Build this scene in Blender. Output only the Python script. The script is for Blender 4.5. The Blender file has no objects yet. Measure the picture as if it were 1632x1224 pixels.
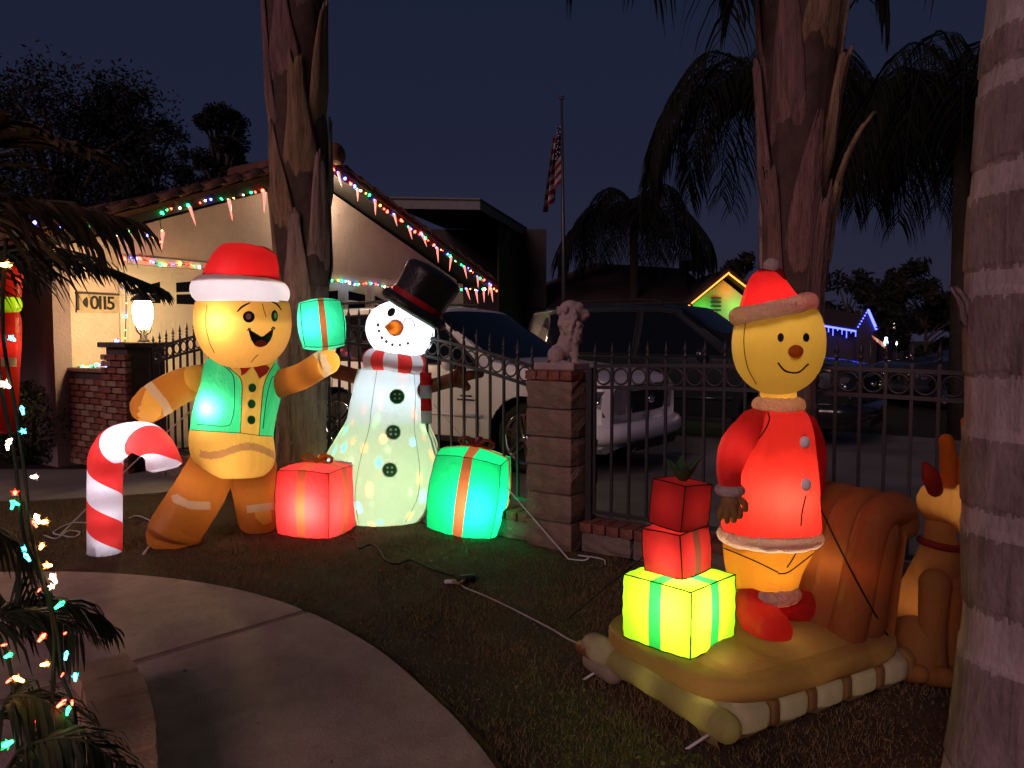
import bpy, bmesh, math, random
import numpy as np
from mathutils import Vector, Matrix
from mathutils.bvhtree import BVHTree

random.seed(7)
rs = np.random.RandomState(11)
C = bpy.context.scene.collection
SC = bpy.context.scene
pi = math.pi

# ------------------------------------------------------------------ camera
F, CX, CY = 1226.0, 816.0, 612.0          # photograph: 1632 x 1224
TH = math.atan((612 - 540) / F)
CAM = np.array([0.0, 0.0, 1.5])
cam = bpy.data.objects.new('camera', bpy.data.cameras.new('camera'))
C.objects.link(cam)
cam.location = CAM
cam.rotation_euler = (pi / 2 - TH, 0, 0)
cam.data.sensor_width = 36.0
cam.data.lens = F / 1632 * 36.0
cam.data.clip_end = 600
cam.data.clip_start = 0.05
SC.camera = cam

# ------------------------------------------------------------------ sky: late dusk
wd = bpy.data.worlds.new('World'); SC.world = wd; wd.use_nodes = True
nt = wd.node_tree
bg = nt.nodes['Background']
sky = nt.nodes.new('ShaderNodeTexSky'); sky.sky_type = 'NISHITA'; sky.sun_disc = False
sky.sun_elevation = math.radians(-2.0); sky.sun_rotation = math.radians(200)
sky.air_density = 1.0; sky.dust_density = 2.0; sky.ozone_density = 2.0
hsv = nt.nodes.new('ShaderNodeHueSaturation'); hsv.inputs['Saturation'].default_value = 0.8
mixc = nt.nodes.new('ShaderNodeMix'); mixc.data_type = 'RGBA'; mixc.inputs[0].default_value = 0.88
wtc = nt.nodes.new('ShaderNodeTexCoord'); wsx = nt.nodes.new('ShaderNodeSeparateXYZ'); wrp = nt.nodes.new('ShaderNodeValToRGB')
nt.links.new(wtc.outputs['Generated'], wsx.inputs[0]); nt.links.new(wsx.outputs[2], wrp.inputs[0])
ce_ = wrp.color_ramp.elements                                # town glow on haze: paler at the horizon all the way round
ce_[0].position = 0.0; ce_[0].color = (0.36, 0.33, 0.66, 1); ce_[1].position = 0.55; ce_[1].color = (0.11, 0.19, 0.44, 1)
e2_ = ce_.new(0.22); e2_.color = (0.20, 0.24, 0.56, 1)
nt.links.new(wrp.outputs[0], mixc.inputs[7])
nt.links.new(sky.outputs[0], hsv.inputs['Color'])
nt.links.new(hsv.outputs[0], mixc.inputs[6])
nt.links.new(mixc.outputs[2], bg.inputs[0])
bg.inputs[1].default_value = 0.075

sun = bpy.data.lights.new('sun', 'SUN'); suno = bpy.data.objects.new('sun', sun); C.objects.link(suno)
sun.energy = 0.92; sun.angle = math.radians(25); sun.color = (1.0, 0.58, 0.63)
suno.rotation_euler = (math.radians(66), 0, math.radians(-30))
SC.view_settings.view_transform = 'Standard'
SC.view_settings.look = 'None'
SC.view_settings.exposure = 0.0
SC.cycles.max_bounces = 6
SC.cycles.diffuse_bounces = 3
SC.cycles.glossy_bounces = 3
SC.cycles.transmission_bounces = 4
SC.cycles.transparent_max_bounces = 6
SC.cycles.sample_clamp_indirect = 3.0
SC.cycles.caustics_reflective = False
SC.cycles.caustics_refractive = False

# ------------------------------------------------------------------ pixel helpers (photo pixel -> place in the world)
def ray(px, py):
    a = (px - CX) / F; b = (CY - py) / F
    return np.array([a, math.cos(TH) + b * math.sin(TH), -math.sin(TH) + b * math.cos(TH)])
def W(px, py, Y):
    d = ray(px, py); return CAM + d * (Y / d[1])
def G(px, py, z=0.0):
    d = ray(px, py); return CAM + d * ((z - CAM[2]) / d[2])
def proj(V):
    V = np.asarray(V, float) - CAM
    y = V[:, 1] * math.cos(TH) - V[:, 2] * math.sin(TH)
    u = V[:, 1] * math.sin(TH) + V[:, 2] * math.cos(TH)
    return CX + F * V[:, 0] / y, CY - F * u / y
def inpoly(x, y, poly):
    x = np.asarray(x); y = np.asarray(y); r = np.zeros(x.shape, bool)
    n = len(poly)
    for i in range(n):
        x0, y0 = poly[i]; x1, y1 = poly[(i + 1) % n]
        c = ((y0 > y) != (y1 > y))
        r ^= c & (x < (x1 - x0) * (y - y0) / ((y1 - y0) if y1 != y0 else 1e-9) + x0)
    return r
def lin(r, g, b):
    f = lambda c: (c / 255 / 12.92) if c / 255 <= 0.04045 else ((c / 255 + 0.055) / 1.055) ** 2.4
    return (f(r), f(g), f(b))

# ------------------------------------------------------------------ materials
MATS = {}
def mat(name, col, rough=0.8, var=0.25, scale=8.0, bump=0.0, bscale=None, metal=0.0, spec=0.3, col2=None, stretch=(1, 1, 1), detail=6, cracks=0.0, stain=0.0):
    if name in MATS: return MATS[name]
    m = bpy.data.materials.new(name); m.use_nodes = True; n = m.node_tree; L = n.links
    b = n.nodes['Principled BSDF']
    b.inputs['Roughness'].default_value = rough; b.inputs['Metallic'].default_value = metal
    b.inputs['Specular IOR Level'].default_value = spec
    c2 = col2 or tuple(c * (1 - var) for c in col)
    tc = n.nodes.new('ShaderNodeTexCoord'); mp = n.nodes.new('ShaderNodeMapping'); mp.inputs['Scale'].default_value = stretch
    L.new(tc.outputs['Object'], mp.inputs[0])
    no = n.nodes.new('ShaderNodeTexNoise'); no.inputs['Scale'].default_value = scale; no.inputs['Detail'].default_value = detail
    no.inputs['Roughness'].default_value = 0.65
    L.new(mp.outputs[0], no.inputs['Vector'])
    rp = n.nodes.new('ShaderNodeValToRGB'); rp.color_ramp.elements[0].position = 0.35; rp.color_ramp.elements[1].position = 0.65
    rp.color_ramp.elements[0].color = (*c2, 1); rp.color_ramp.elements[1].color = (*col, 1)
    L.new(no.outputs['Fac'], rp.inputs[0]); cout = rp.outputs[0]
    def over(scale, lo, hi, dk, mapn, dist=0.0):
        nonlocal cout
        q = n.nodes.new('ShaderNodeTexNoise'); q.inputs['Scale'].default_value = scale; q.inputs['Detail'].default_value = 8; q.inputs['Roughness'].default_value = .7; q.inputs['Distortion'].default_value = dist
        L.new(mapn.outputs[0], q.inputs['Vector'])
        g = n.nodes.new('ShaderNodeMapRange'); g.inputs[1].default_value = lo; g.inputs[2].default_value = hi; g.inputs[3].default_value = dk; g.inputs[4].default_value = 1
        L.new(q.outputs['Fac'], g.inputs[0]); v = n.nodes.new('ShaderNodeVectorMath'); v.operation = 'SCALE'
        L.new(cout, v.inputs[0]); L.new(g.outputs[0], v.inputs['Scale']); cout = v.outputs[0]
    if cracks:
        m3 = n.nodes.new('ShaderNodeMapping'); m3.inputs['Scale'].default_value = (16, 16, 1.1); L.new(tc.outputs['Object'], m3.inputs[0])
        over(1.6, .36, .47, 1 - cracks, m3, .6); over(5, .34, .5, 1 - cracks * .6, m3, .2)
    if stain:
        m3 = n.nodes.new('ShaderNodeMapping'); L.new(tc.outputs['Object'], m3.inputs[0])
        over(1.1, .35, .62, 1 - stain, m3, .5); over(14, .30, .5, 1 - stain * .7, m3); over(70, .3, .5, 1 - stain * .5, m3)
    L.new(cout, b.inputs['Base Color'])
    if bump:
        n2 = n.nodes.new('ShaderNodeTexNoise'); n2.inputs['Scale'].default_value = bscale or scale * 4; n2.inputs['Detail'].default_value = 5
        L.new(mp.outputs[0], n2.inputs['Vector'])
        bp = n.nodes.new('ShaderNodeBump'); bp.inputs['Strength'].default_value = bump; bp.inputs['Distance'].default_value = 0.02
        L.new(n2.outputs['Fac'], bp.inputs['Height']); L.new(bp.outputs[0], b.inputs['Normal'])
    MATS[name] = m; return m
def emit(name, col, e):
    if name in MATS: return MATS[name]
    m = bpy.data.materials.new(name); m.use_nodes = True; n = m.node_tree
    b = n.nodes['Principled BSDF']; b.inputs['Base Color'].default_value = (*col, 1)
    b.inputs['Emission Color'].default_value = (*col, 1); b.inputs['Emission Strength'].default_value = e
    b.inputs['Roughness'].default_value = 0.3
    MATS[name] = m; return m
def fabric(name, col, trans=0.62, gloss=0.10, wr=0.45, wscale=7.0, dark=1.0):
    """thin nylon of a blown-up figure: lets the lamp inside shine through"""
    if name in MATS: return MATS[name]
    m = bpy.data.materials.new(name); m.use_nodes = True; n = m.node_tree; L = n.links
    for x in list(n.nodes):
        if x.type != 'OUTPUT_MATERIAL': n.nodes.remove(x)
    out = [x for x in n.nodes if x.type == 'OUTPUT_MATERIAL'][0]
    tc = n.nodes.new('ShaderNodeTexCoord')
    no = n.nodes.new('ShaderNodeTexNoise'); no.inputs['Scale'].default_value = wscale; no.inputs['Detail'].default_value = 3
    no.inputs['Distortion'].default_value = 0.8
    L.new(tc.outputs['Object'], no.inputs['Vector'])
    bp = n.nodes.new('ShaderNodeBump'); bp.inputs['Strength'].default_value = wr; bp.inputs['Distance'].default_value = 0.03
    nf = n.nodes.new('ShaderNodeTexNoise'); nf.inputs['Scale'].default_value = 26; nf.inputs['Detail'].default_value = 2; nf.inputs['Distortion'].default_value = 1.6
    mf = n.nodes.new('ShaderNodeMapping'); mf.inputs['Scale'].default_value = (1, 1, .35); L.new(tc.outputs['Object'], mf.inputs[0]); L.new(mf.outputs[0], nf.inputs['Vector'])
    ad = n.nodes.new('ShaderNodeMath'); ad.operation = 'MULTIPLY_ADD'; ad.inputs[1].default_value = .22
    L.new(nf.outputs['Fac'], ad.inputs[0]); L.new(no.outputs['Fac'], ad.inputs[2]); L.new(ad.outputs[0], bp.inputs['Height'])
    n3 = n.nodes.new('ShaderNodeTexNoise'); n3.inputs['Scale'].default_value = 2.5; n3.inputs['Detail'].default_value = 4
    L.new(tc.outputs['Object'], n3.inputs['Vector'])
    mx = n.nodes.new('ShaderNodeMix'); mx.data_type = 'RGBA'
    mx.inputs[6].default_value = (*[c * 0.86 for c in col], 1); mx.inputs[7].default_value = (*col, 1)
    L.new(n3.outputs['Fac'], mx.inputs[0])
    tr = n.nodes.new('ShaderNodeBsdfTranslucent'); df = n.nodes.new('ShaderNodeBsdfDiffuse'); gl = n.nodes.new('ShaderNodeBsdfGlossy')
    gl.inputs['Roughness'].default_value = 0.38; gl.inputs['Color'].default_value = (0.8, 0.8, 0.8, 1)
    for s in (tr, df): L.new(mx.outputs[2], s.inputs['Color'])
    for s in (tr, df, gl): L.new(bp.outputs[0], s.inputs['Normal'])
    m1 = n.nodes.new('ShaderNodeMixShader'); m1.inputs[0].default_value = trans
    L.new(df.outputs[0], m1.inputs[1]); L.new(tr.outputs[0], m1.inputs[2])
    m2 = n.nodes.new('ShaderNodeMixShader'); lw = n.nodes.new('ShaderNodeLayerWeight'); lw.inputs[0].default_value = 0.25
    mm = n.nodes.new('ShaderNodeMath'); mm.operation = 'MULTIPLY'; mm.inputs[1].default_value = gloss * 2
    L.new(lw.outputs['Facing'], mm.inputs[0]); L.new(mm.outputs[0], m2.inputs[0])
    L.new(m1.outputs[0], m2.inputs[1]); L.new(gl.outputs[0], m2.inputs[2]); L.new(m2.outputs[0], out.inputs[0])
    MATS[name] = m; return m

# ------------------------------------------------------------------ mesh helpers: everything is (V, F) in world metres
def norm(v): v = np.asarray(v, float); return v / (np.linalg.norm(v) + 1e-12)
def join(*ms):
    V, Fc, o = [], [], 0
    for v, f in ms:
        v = np.asarray(v, float).reshape(-1, 3)
        V.append(v); Fc += [tuple(i + o for i in q) for q in f]; o += len(v)
    return np.vstack(V), Fc
def mesh(name, V, Fc, m, smooth=True):
    me = bpy.data.meshes.new(name)
    me.from_pydata(np.asarray(V).tolist(), [], [list(q) for q in Fc])
    if smooth: me.polygons.foreach_set('use_smooth', [True] * len(me.polygons))
    if m is not None: me.materials.append(m)
    me.update(); return me
def link(name, me, parent=None, loc=(0, 0, 0), rot=None, scale=None):
    o = bpy.data.objects.new(name, me); C.objects.link(o)
    if parent is not None: o.parent = parent
    o.location = loc
    if rot is not None:
        if isinstance(rot, Matrix): o.rotation_euler = rot.to_euler()
        else: o.rotation_euler = rot
    if scale is not None: o.scale = scale
    return o
def rootloc(p):
    l = np.zeros(3)
    while p is not None:
        l = l + np.array(p.location); p = p.parent
    return l
def tag(o, label, cat, group=None):
    o['label'] = label; o['category'] = cat
    if group: o['group'] = group
    return o
def thing(name, label, cat, loc, group=None):
    o = bpy.data.objects.new(name, None); C.objects.link(o); o.location = [float(c) for c in loc]
    o.empty_display_size = 0.1
    return tag(o, label, cat, group)
def part(name, VF, m, parent=None, smooth=True, label=None):
    V, Fc = VF; V = np.asarray(V, float)
    if parent is None:
        b = np.array([V[:, 0].mean(), V[:, 1].mean(), V[:, 2].min()])
        return link(name, mesh(name, V - b, Fc, m, smooth), None, b)
    o = link(name, mesh(name, V - rootloc(parent), Fc, m, smooth), parent)
    if label: o['label'] = label
    return o
def struct(name, VF, m, smooth=False):
    o = part(name, VF, m, None, smooth); o['kind'] = 'structure'; return o
def grid(fn, nu, nv, cu=False, cv=False):
    us = np.linspace(0, 1, nu + 1)[: nu if cu else nu + 1]; vs = np.linspace(0, 1, nv + 1)[: nv if cv else nv + 1]
    V = np.array([fn(u, v) for u in us for v in vs]); nU, nV = len(us), len(vs)
    Fc = [(i * nV + j, i * nV + (j + 1) % nV, ((i + 1) % nU) * nV + (j + 1) % nV, ((i + 1) % nU) * nV + j)
          for i in range(nu) for j in range(nv)]
    return V, Fc
def crom(P, n):
    P = np.asarray(P, float)
    if len(P) < 3:
        t = np.linspace(0, 1, n + 1)[:, None]; return P[0] * (1 - t) + P[-1] * t
    A = np.vstack([2 * P[0] - P[1], P, 2 * P[-1] - P[-2]]); out = []
    m = len(P) - 1
    for k in range(n + 1):
        x = k / n * m; i = min(int(x), m - 1); t = x - i
        a, b, c, d = A[i], A[i + 1], A[i + 2], A[i + 3]
        out.append(0.5 * (2 * b + (c - a) * t + (2 * a - 5 * b + 4 * c - d) * t * t + (3 * b - a - 3 * c + d) * t ** 3))
    return np.array(out)
def tube(P, R, n=10, cap='flat', twist=0.0, flat=1.0, ring_up=None):
    """swept ring; faces ordered ring by ring, n to a ring"""
    P = np.asarray(P, float); R = np.broadcast_to(np.asarray(R, float), (len(P),)).copy()
    T = np.gradient(P, axis=0); T /= np.linalg.norm(T, axis=1)[:, None] + 1e-12
    if cap == 'round':
        pre, post = [], []
        for a in (80, 60, 40, 20):
            s, c = math.sin(math.radians(a)), math.cos(math.radians(a))
            pre.append((P[0] - T[0] * R[0] * s, R[0] * c, T[0]))
        for a in (20, 40, 60, 80):
            s, c = math.sin(math.radians(a)), math.cos(math.radians(a))
            post.append((P[-1] + T[-1] * R[-1] * s, R[-1] * c, T[-1]))
        P = np.vstack([[x[0] for x in pre], P, [x[0] for x in post]]); R = np.concatenate([[x[1] for x in pre], R, [x[1] for x in post]])
        T = np.vstack([[x[2] for x in pre], T, [x[2] for x in post]])
    up = np.array(ring_up if ring_up is not None else ([0, 0, 1.0] if abs(T[0][2]) < 0.9 else [0, 1.0, 0]))
    a = norm(np.cross(up, T[0])); V = []
    L = np.concatenate([[0], np.cumsum(np.linalg.norm(np.diff(P, axis=0), axis=1))])
    th = np.arange(n) * 2 * pi / n
    for i in range(len(P)):
        a = norm(a - T[i] * np.dot(a, T[i])); b = np.cross(T[i], a)
        t = th + twist * L[i]
        V.append(P[i] + R[i] * (np.cos(t)[:, None] * a + flat * np.sin(t)[:, None] * b))
    V = np.vstack(V); Fc = []
    for i in range(len(P) - 1):
        for j in range(n):
            Fc.append((i * n + j, i * n + (j + 1) % n, (i + 1) * n + (j + 1) % n, (i + 1) * n + j))
    if cap in ('flat', 'round'):
        Fc.append(tuple(range(n))[::-1]); Fc.append(tuple(range(len(V) - n, len(V))))
    return V, Fc
def lathe(prof, c=(0, 0, 0), n=24, axis=(0, 0, 1), cap=True):
    A = norm(axis); x = norm(np.cross([0, 1, 0] if abs(A[1]) < 0.9 else [1, 0, 0], A)); y = np.cross(A, x)
    th = np.arange(n) * 2 * pi / n; V = []
    for r, z in prof: V.append(np.asarray(c) + z * A + r * (np.cos(th)[:, None] * x + np.sin(th)[:, None] * y))
    V = np.vstack(V); Fc = [(i * n + j, i * n + (j + 1) % n, (i + 1) * n + (j + 1) % n, (i + 1) * n + j) for i in range(len(prof) - 1) for j in range(n)]
    if cap: Fc += [tuple(range(n))[::-1], tuple(range(len(V) - n, len(V)))]
    return V, Fc
def ellipsoid(c, r, n=32, m=20, M=None, e=1.0):
    def f(u, v):
        t = u * 2 * pi; p = (v - 0.5) * pi * 0.998
        sp = lambda x: math.copysign(abs(x) ** e, x)
        q = np.array([r[0] * sp(math.cos(p)) * sp(math.cos(t)), r[1] * sp(math.cos(p)) * sp(math.sin(t)), r[2] * sp(math.sin(p))])
        if M is not None: q = np.array(M @ Vector(q))
        return q + np.asarray(c)
    return grid(f, n, m, cu=True)
BOXF = [(0, 3, 2, 1), (4, 5, 6, 7), (0, 1, 5, 4), (1, 2, 6, 5), (2, 3, 7, 6), (3, 0, 4, 7)]
def box(c, s, ex=(1, 0, 0), ey=(0, 1, 0), ez=(0, 0, 1), bev=0.0):
    c = np.asarray(c, float); ex, ey, ez = norm(ex), norm(ey), norm(ez); h = np.asarray(s, float) / 2
    if bev <= 0:
        V = [c + sx * h[0] * ex + sy * h[1] * ey + sz * h[2] * ez for sz in (-1, 1) for sx, sy in ((-1, -1), (1, -1), (1, 1), (-1, 1))]
        return np.array(V), list(BOXF)
    bm = bmesh.new(); bmesh.ops.create_cube(bm, size=2.0)
    for v in bm.verts: v.co = Vector((v.co.x * h[0], v.co.y * h[1], v.co.z * h[2]))
    bmesh.ops.bevel(bm, geom=list(bm.edges), offset=min(bev, min(h) * 0.9), segments=1, affect='EDGES')
    bm.verts.index_update()
    V = np.array([c + v.co.x * ex + v.co.y * ey + v.co.z * ez for v in bm.verts]); Fc = [tuple(v.index for v in f.verts) for f in bm.faces]
    bm.free(); return V, Fc
def slab(poly, z0, z1):
    """prism over a ground outline"""
    n = len(poly); V = [(p[0], p[1], z0) for p in poly] + [(p[0], p[1], z1) for p in poly]
    Fc = [tuple(range(n))[::-1], tuple(range(n, 2 * n))] + [(i, (i + 1) % n, n + (i + 1) % n, n + i) for i in range(n)]
    return np.array(V, float), Fc
def prism(pts, d):
    """face outline extruded along vector d"""
    n = len(pts); pts = np.asarray(pts, float); V = np.vstack([pts, pts + np.asarray(d)])
    return V, [tuple(range(n)), tuple(range(n, 2 * n))[::-1]] + [(i, n + i, n + (i + 1) % n, (i + 1) % n) for i in range(n)]
def submesh(V, Fc, sel):
    V = np.asarray(V); fs = [Fc[i] for i in np.nonzero(sel)[0]]
    idx = sorted({i for f in fs for i in f}); mp = {k: q for q, k in enumerate(idx)}
    return V[idx], [tuple(mp[i] for i in f) for f in fs]
def islands(V, Fc):
    par = list(range(len(V)))
    def find(a):
        while par[a] != a: par[a] = par[par[a]]; a = par[a]
        return a
    for f in Fc:
        for b in f[1:]: par[find(f[0])] = find(b)
    rt = np.array([find(f[0]) for f in Fc]); return [submesh(V, Fc, rt == r) for r in sorted(set(rt))]
def fcent(V, Fc):
    V = np.asarray(V); return np.array([V[list(f)].mean(axis=0) for f in Fc])
def fnorm(V, Fc):
    V = np.asarray(V); return np.array([norm(np.cross(V[f[1]] - V[f[0]], V[f[2]] - V[f[0]])) for f in Fc])
def loft(rows, Y, dr=0.8, n=72, m=60, e=1.0, close=(True, True)):
    """upright body from photo outline rows (py, x left, x right); Y may be a pair (at first row, at last row)"""
    R = crom(np.array(rows, float), m); V = []
    Ys = np.linspace(Y[0], Y[1], m + 1) if isinstance(Y, (tuple, list)) else np.full(m + 1, Y)
    for k, (py, xl, xr) in enumerate(R):
        y = Ys[k]; c = W((xl + xr) / 2, py, y); w = max((xr - xl) / 2 * y / F, 1e-4)
        for j in range(n):
            t = j / n * 2 * pi; sp = lambda x: math.copysign(abs(x) ** e, x)
            z_ = c[2]; rp_ = 1 + .006 * math.sin(11 * t + 5 * z_) + .005 * math.sin(23 * t - 9 * z_ + 1) + .005 * math.sin(31 * z_ + 3 * t)
            V.append(c + np.array([w * rp_ * sp(math.cos(t)), w * rp_ * dr * sp(math.sin(t)), 0]))
    V = np.array(V)
    Fc = [(i * n + j, i * n + (j + 1) % n, (i + 1) * n + (j + 1) % n, (i + 1) * n + j) for i in range(m) for j in range(n)]
    if close[0]: Fc.append(tuple(range(n)))
    if close[1]: Fc.append(tuple(range(m * n, (m + 1) * n))[::-1])
    return V, Fc
def limb(pts, n=40, m=40, cap='round', twist=0.0):
    """tube through photo points (px, py, Y, radius in photo pixels)"""
    A = crom(np.array(pts, float), m)
    P = np.array([W(a[0], a[1], a[2]) for a in A]); R = A[:, 3] * A[:, 2] / F
    Lm = np.linspace(0, 1, len(P)); R = R * (1 + .018 * np.sin(Lm * 46 + pts[0][0]) * (np.abs(Lm - .45) + .15))
    return tube(P, R, n, cap, twist)
class Skin:
    """surface to lay prints and seams on: rays from the eye point find where they lie on the cloth"""
    def __init__(s, *ms):
        V, Fc = join(*ms); s.b = BVHTree.FromPolygons([tuple(v) for v in V], [list(f) for f in Fc])
    def hit(s, px, py, off=0.003):
        d = Vector(ray(px, py)).normalized(); l, nrm, i, t = s.b.ray_cast(Vector(CAM), d)
        if l is None:
            return None
        if nrm.dot(d) > 0: nrm = -nrm
        return np.array(l + nrm * off)
def patch(skin, poly, off=0.003, rings=5):
    P = np.array(poly, float); c = P.mean(axis=0); V = []; n = len(P)
    h = skin.hit(*c, off)
    if h is None: h = np.zeros(3)
    V.append(h); last = h
    for k in range(1, rings + 1):
        for p in P:
            q = c + (p - c) * k / rings; x = skin.hit(*q, off)
            if x is None:
                j = k
                while x is None and j > 0:
                    j -= 0.25; x = skin.hit(*(c + (p - c) * j / rings), off)
                if x is None: x = h
            V.append(x)
    Fc = [(0, 1 + j, 1 + (j + 1) % n) for j in range(n)]
    for k in range(rings - 1):
        for j in range(n):
            a = 1 + k * n; Fc.append((a + j, a + n + j, a + n + (j + 1) % n, a + (j + 1) % n))
    return np.array(V), Fc
def stroke(skin, pts, r=0.003, off=0.002, m=24, n=5, taper=False):
    A = crom(np.array(pts, float), m); P = [skin.hit(a[0], a[1], off) for a in A]; P = [p for p in P if p is not None]
    if len(P) < 2: return None
    R = np.full(len(P), r)
    if taper: R = r * (0.35 + 0.65 * np.sin(np.linspace(0.15, pi - 0.15, len(P))))
    return tube(P, R, n)
def oval(cx, cy, rx, ry, a=0, n=20):
    a = math.radians(a); return [(cx + rx * math.cos(t) * math.cos(a) - ry * math.sin(t) * math.sin(a), cy + rx * math.cos(t) * math.sin(a) + ry * math.sin(t) * math.cos(a)) for t in np.arange(n) * 2 * pi / n]
def lamp(name, loc, watt, col, parent, r=0.03):
    l = bpy.data.lights.new(name, 'POINT'); l.energy = watt; l.color = col; l.shadow_soft_size = r
    o = bpy.data.objects.new(name, l); C.objects.link(o)
    if parent is not None: o.parent = parent; o.location = np.asarray(loc) - rootloc(parent)
    else: o.location = loc
    return o
def shell(c, rx, ry, r, tilt=0.0, n=72, m=14, lo=-105, hi=105, wob=0.0, tilty=0.0):
    """outer half of a soft ring, open towards its middle so that light inside reaches it"""
    def f(u, v):
        t = u * 2 * pi; p = math.radians(lo + (hi - lo) * v); q = r * (1 + wob * math.sin(9 * t) + wob * .7 * math.sin(17 * t + 5 * v))
        return np.asarray(c) + np.array([math.cos(t) * (rx + q * math.cos(p)), math.sin(t) * (ry + q * math.cos(p)), q * math.sin(p) + tilt * math.cos(t) + tilty * math.sin(t)])
    return grid(f, n, m, cu=True)
def spath(P, n=40): return crom(np.array(P, float), n)

# the lot's two directions: U runs along the fence and the parked cars, N along the garage wall
U = norm([0.824, -0.567, 0]); N = norm([0.567, 0.824, 0]); Z = np.array([0, 0, 1.0])
# ================================================================== GROUND
m_dirt = mat('ground earth', (0.035, 0.03, 0.026), 0.95, 0.4, 0.6, 0.3, 20)
m_lawn = mat('lawn soil', (0.075, 0.05, 0.028), 0.95, 0.5, 3.0, 0.6, 60, col2=(0.04, 0.028, 0.016))
m_conc = mat('walk concrete', (0.52, 0.40, 0.34), 0.85, 0.3, 5.0, 0.25, 90, col2=(0.42, 0.31, 0.265), stain=.26)
m_drive = mat('drive concrete', (0.24, 0.23, 0.22), 0.8, 0.35, 1.3, 0.2, 60)
m_road = mat('asphalt', (0.05, 0.05, 0.052), 0.85, 0.3, 4.0, 0.3, 120)
LION = G(895, 866); LION[2] = 0
def FN(t, off=0.0, z=0.0):            # a point on the fence line: t metres right of the lion pillar, off towards the lawn
    return LION + U * t - N * off + Z * z
def px_fence(px):                     # t on the fence line seen at photo column px
    k = (px - CX) / F; return (k * LION[1] - LION[0]) / (U[0] - k * U[1])
struct('ground', (np.array([(-220, -40, -0.03), (260, -40, -0.03), (260, 480, -0.03), (-220, 480, -0.03)]), [(0, 1, 2, 3)]), m_dirt)
lawn_poly = [FN(-5.3, 0.1), FN(9, 0.1), np.array([8, -1.0, 0]), np.array([-7, -1.0, 0]), np.array([-8, 7.0, 0])]
struct('lawn', (np.array([(p[0], p[1], 0) for p in lawn_poly]), [tuple(range(len(lawn_poly)))]), m_lawn)
struct('driveway', slab([FN(-6.2, -0.12), FN(14, -0.12), FN(14, -7.5), FN(-6.2, -9.0)], -0.12, -0.008), m_drive)
struct('road', slab([FN(-40, -26), FN(60, -13), FN(60, -20), FN(-40, -33)], -0.2, -0.02), m_road)
# walk: two slabs with an open joint
WZ = 0.03
curve = [(-160, 915), (-60, 912), (40, 910), (150, 911), (270, 920), (380, 938), (490, 972), (600, 1030), (690, 1105), (750, 1165), (795, 1224), (825, 1290)]
cv = crom(np.array([G(x, y, WZ)[:2] for x, y in curve]), 66)
J0 = G(490, 973, WZ); JD = norm(G(215, 1055, WZ) - J0)
kj = int(np.argmin(np.linalg.norm(cv - J0[:2], axis=1)))
jn = np.array([-JD[1], JD[0], 0]); jn = jn if jn[1] > 0 else -jn
far = J0 + JD * 4.2
A = [tuple(p) for p in cv[: kj]] + [tuple((J0 + jn * 0.013)[:2]), tuple((far + jn * 0.013)[:2])]
Bp = [tuple((J0 - jn * 0.013)[:2])] + [tuple(p) for p in cv[kj + 1:]] + [(0.02, 0.7), (-0.5, -0.4), (-4.5, -0.4), tuple((far - jn * 0.013)[:2])]
walk = thing('walkway', 'curved concrete garden walk in front of the lawn', 'walkway', (-1, 3, 0)); del walk['category']; walk['kind'] = 'structure'
for pl in (A, Bp):
    V, Fc = slab(pl, -0.1, WZ)
    bm = bmesh.new(); vs = [bm.verts.new(v) for v in V]
    for f in Fc: bm.faces.new([vs[i] for i in f])
    bmesh.ops.recalc_face_normals(bm, faces=bm.faces)
    tp = [e for e in bm.edges if all(abs(v.co.z - WZ) < 1e-5 for v in e.verts)]
    bmesh.ops.bevel(bm, geom=tp, offset=0.012, segments=2, affect='EDGES')
    bmesh.ops.triangulate(bm, faces=bm.faces)
    bm.verts.index_update()
    part('slab', (np.array([v.co[:] for v in bm.verts]), [tuple(v.index for v in f.verts) for f in bm.faces]), m_conc, walk, smooth=False); bm.free()
side = [G(-200, 800, 0.01), G(60, 797, 0.01), G(250, 786, 0.01), G(345, 772, 0.01), G(420, 757, 0.01), G(330, 748, 0.01), G(-200, 748, 0.01)]
struct('side_path', slab(side, -0.08, 0.012), m_drive)

# grass: short winter lawn, blades too many to count
def in_walk(x, y):
    return inpoly(x, y, A) | inpoly(x, y, Bp) | inpoly(x, y, [tuple(p[:2]) for p in side])
nb = 240000
r = rs.rand(nb) ** 0.75
gy = 1.9 + 6.2 * r; gx = (rs.rand(nb) - 0.5) * 1.5 * gy
rel = (np.stack([gx, gy], 1) - LION[:2]) @ N[:2]
keep = (rel < -0.14) & ~in_walk(gx, gy)
gx, gy = gx[keep], gy[keep]
tuft = np.sin(gx * 5.1 + 1.3 * np.sin(gy * 3.7)) * np.sin(gy * 4.3 + 1.1 * np.sin(gx * 2.9))
keep = rs.rand(len(gx)) < 0.62 + 0.38 * tuft
gx, gy, tuft = gx[keep], gy[keep], tuft[keep]; nb = len(gx)
hh = (0.010 + 0.018 * rs.rand(nb)) * (1 + 0.35 * tuft); an = rs.rand(nb) * 2 * pi; le = (rs.rand(nb, 2) - 0.5) * 0.03
w = 0.0013 + 0.0018 * rs.rand(nb)
ed_i = rs.randint(0, len(cv) - 1, 9000); ed_t = rs.rand(9000); ex = cv[ed_i] * (1 - ed_t)[:, None] + cv[ed_i + 1] * ed_t[:, None]
tg = cv[ed_i + 1] - cv[ed_i]; tg /= np.linalg.norm(tg, axis=1)[:, None] + 1e-9; on = np.stack([-tg[:, 1], tg[:, 0]], 1); ct_ = np.array([-1.5, 2.5]); on *= np.sign(((ex - ct_) * on).sum(1))[:, None]
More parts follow.
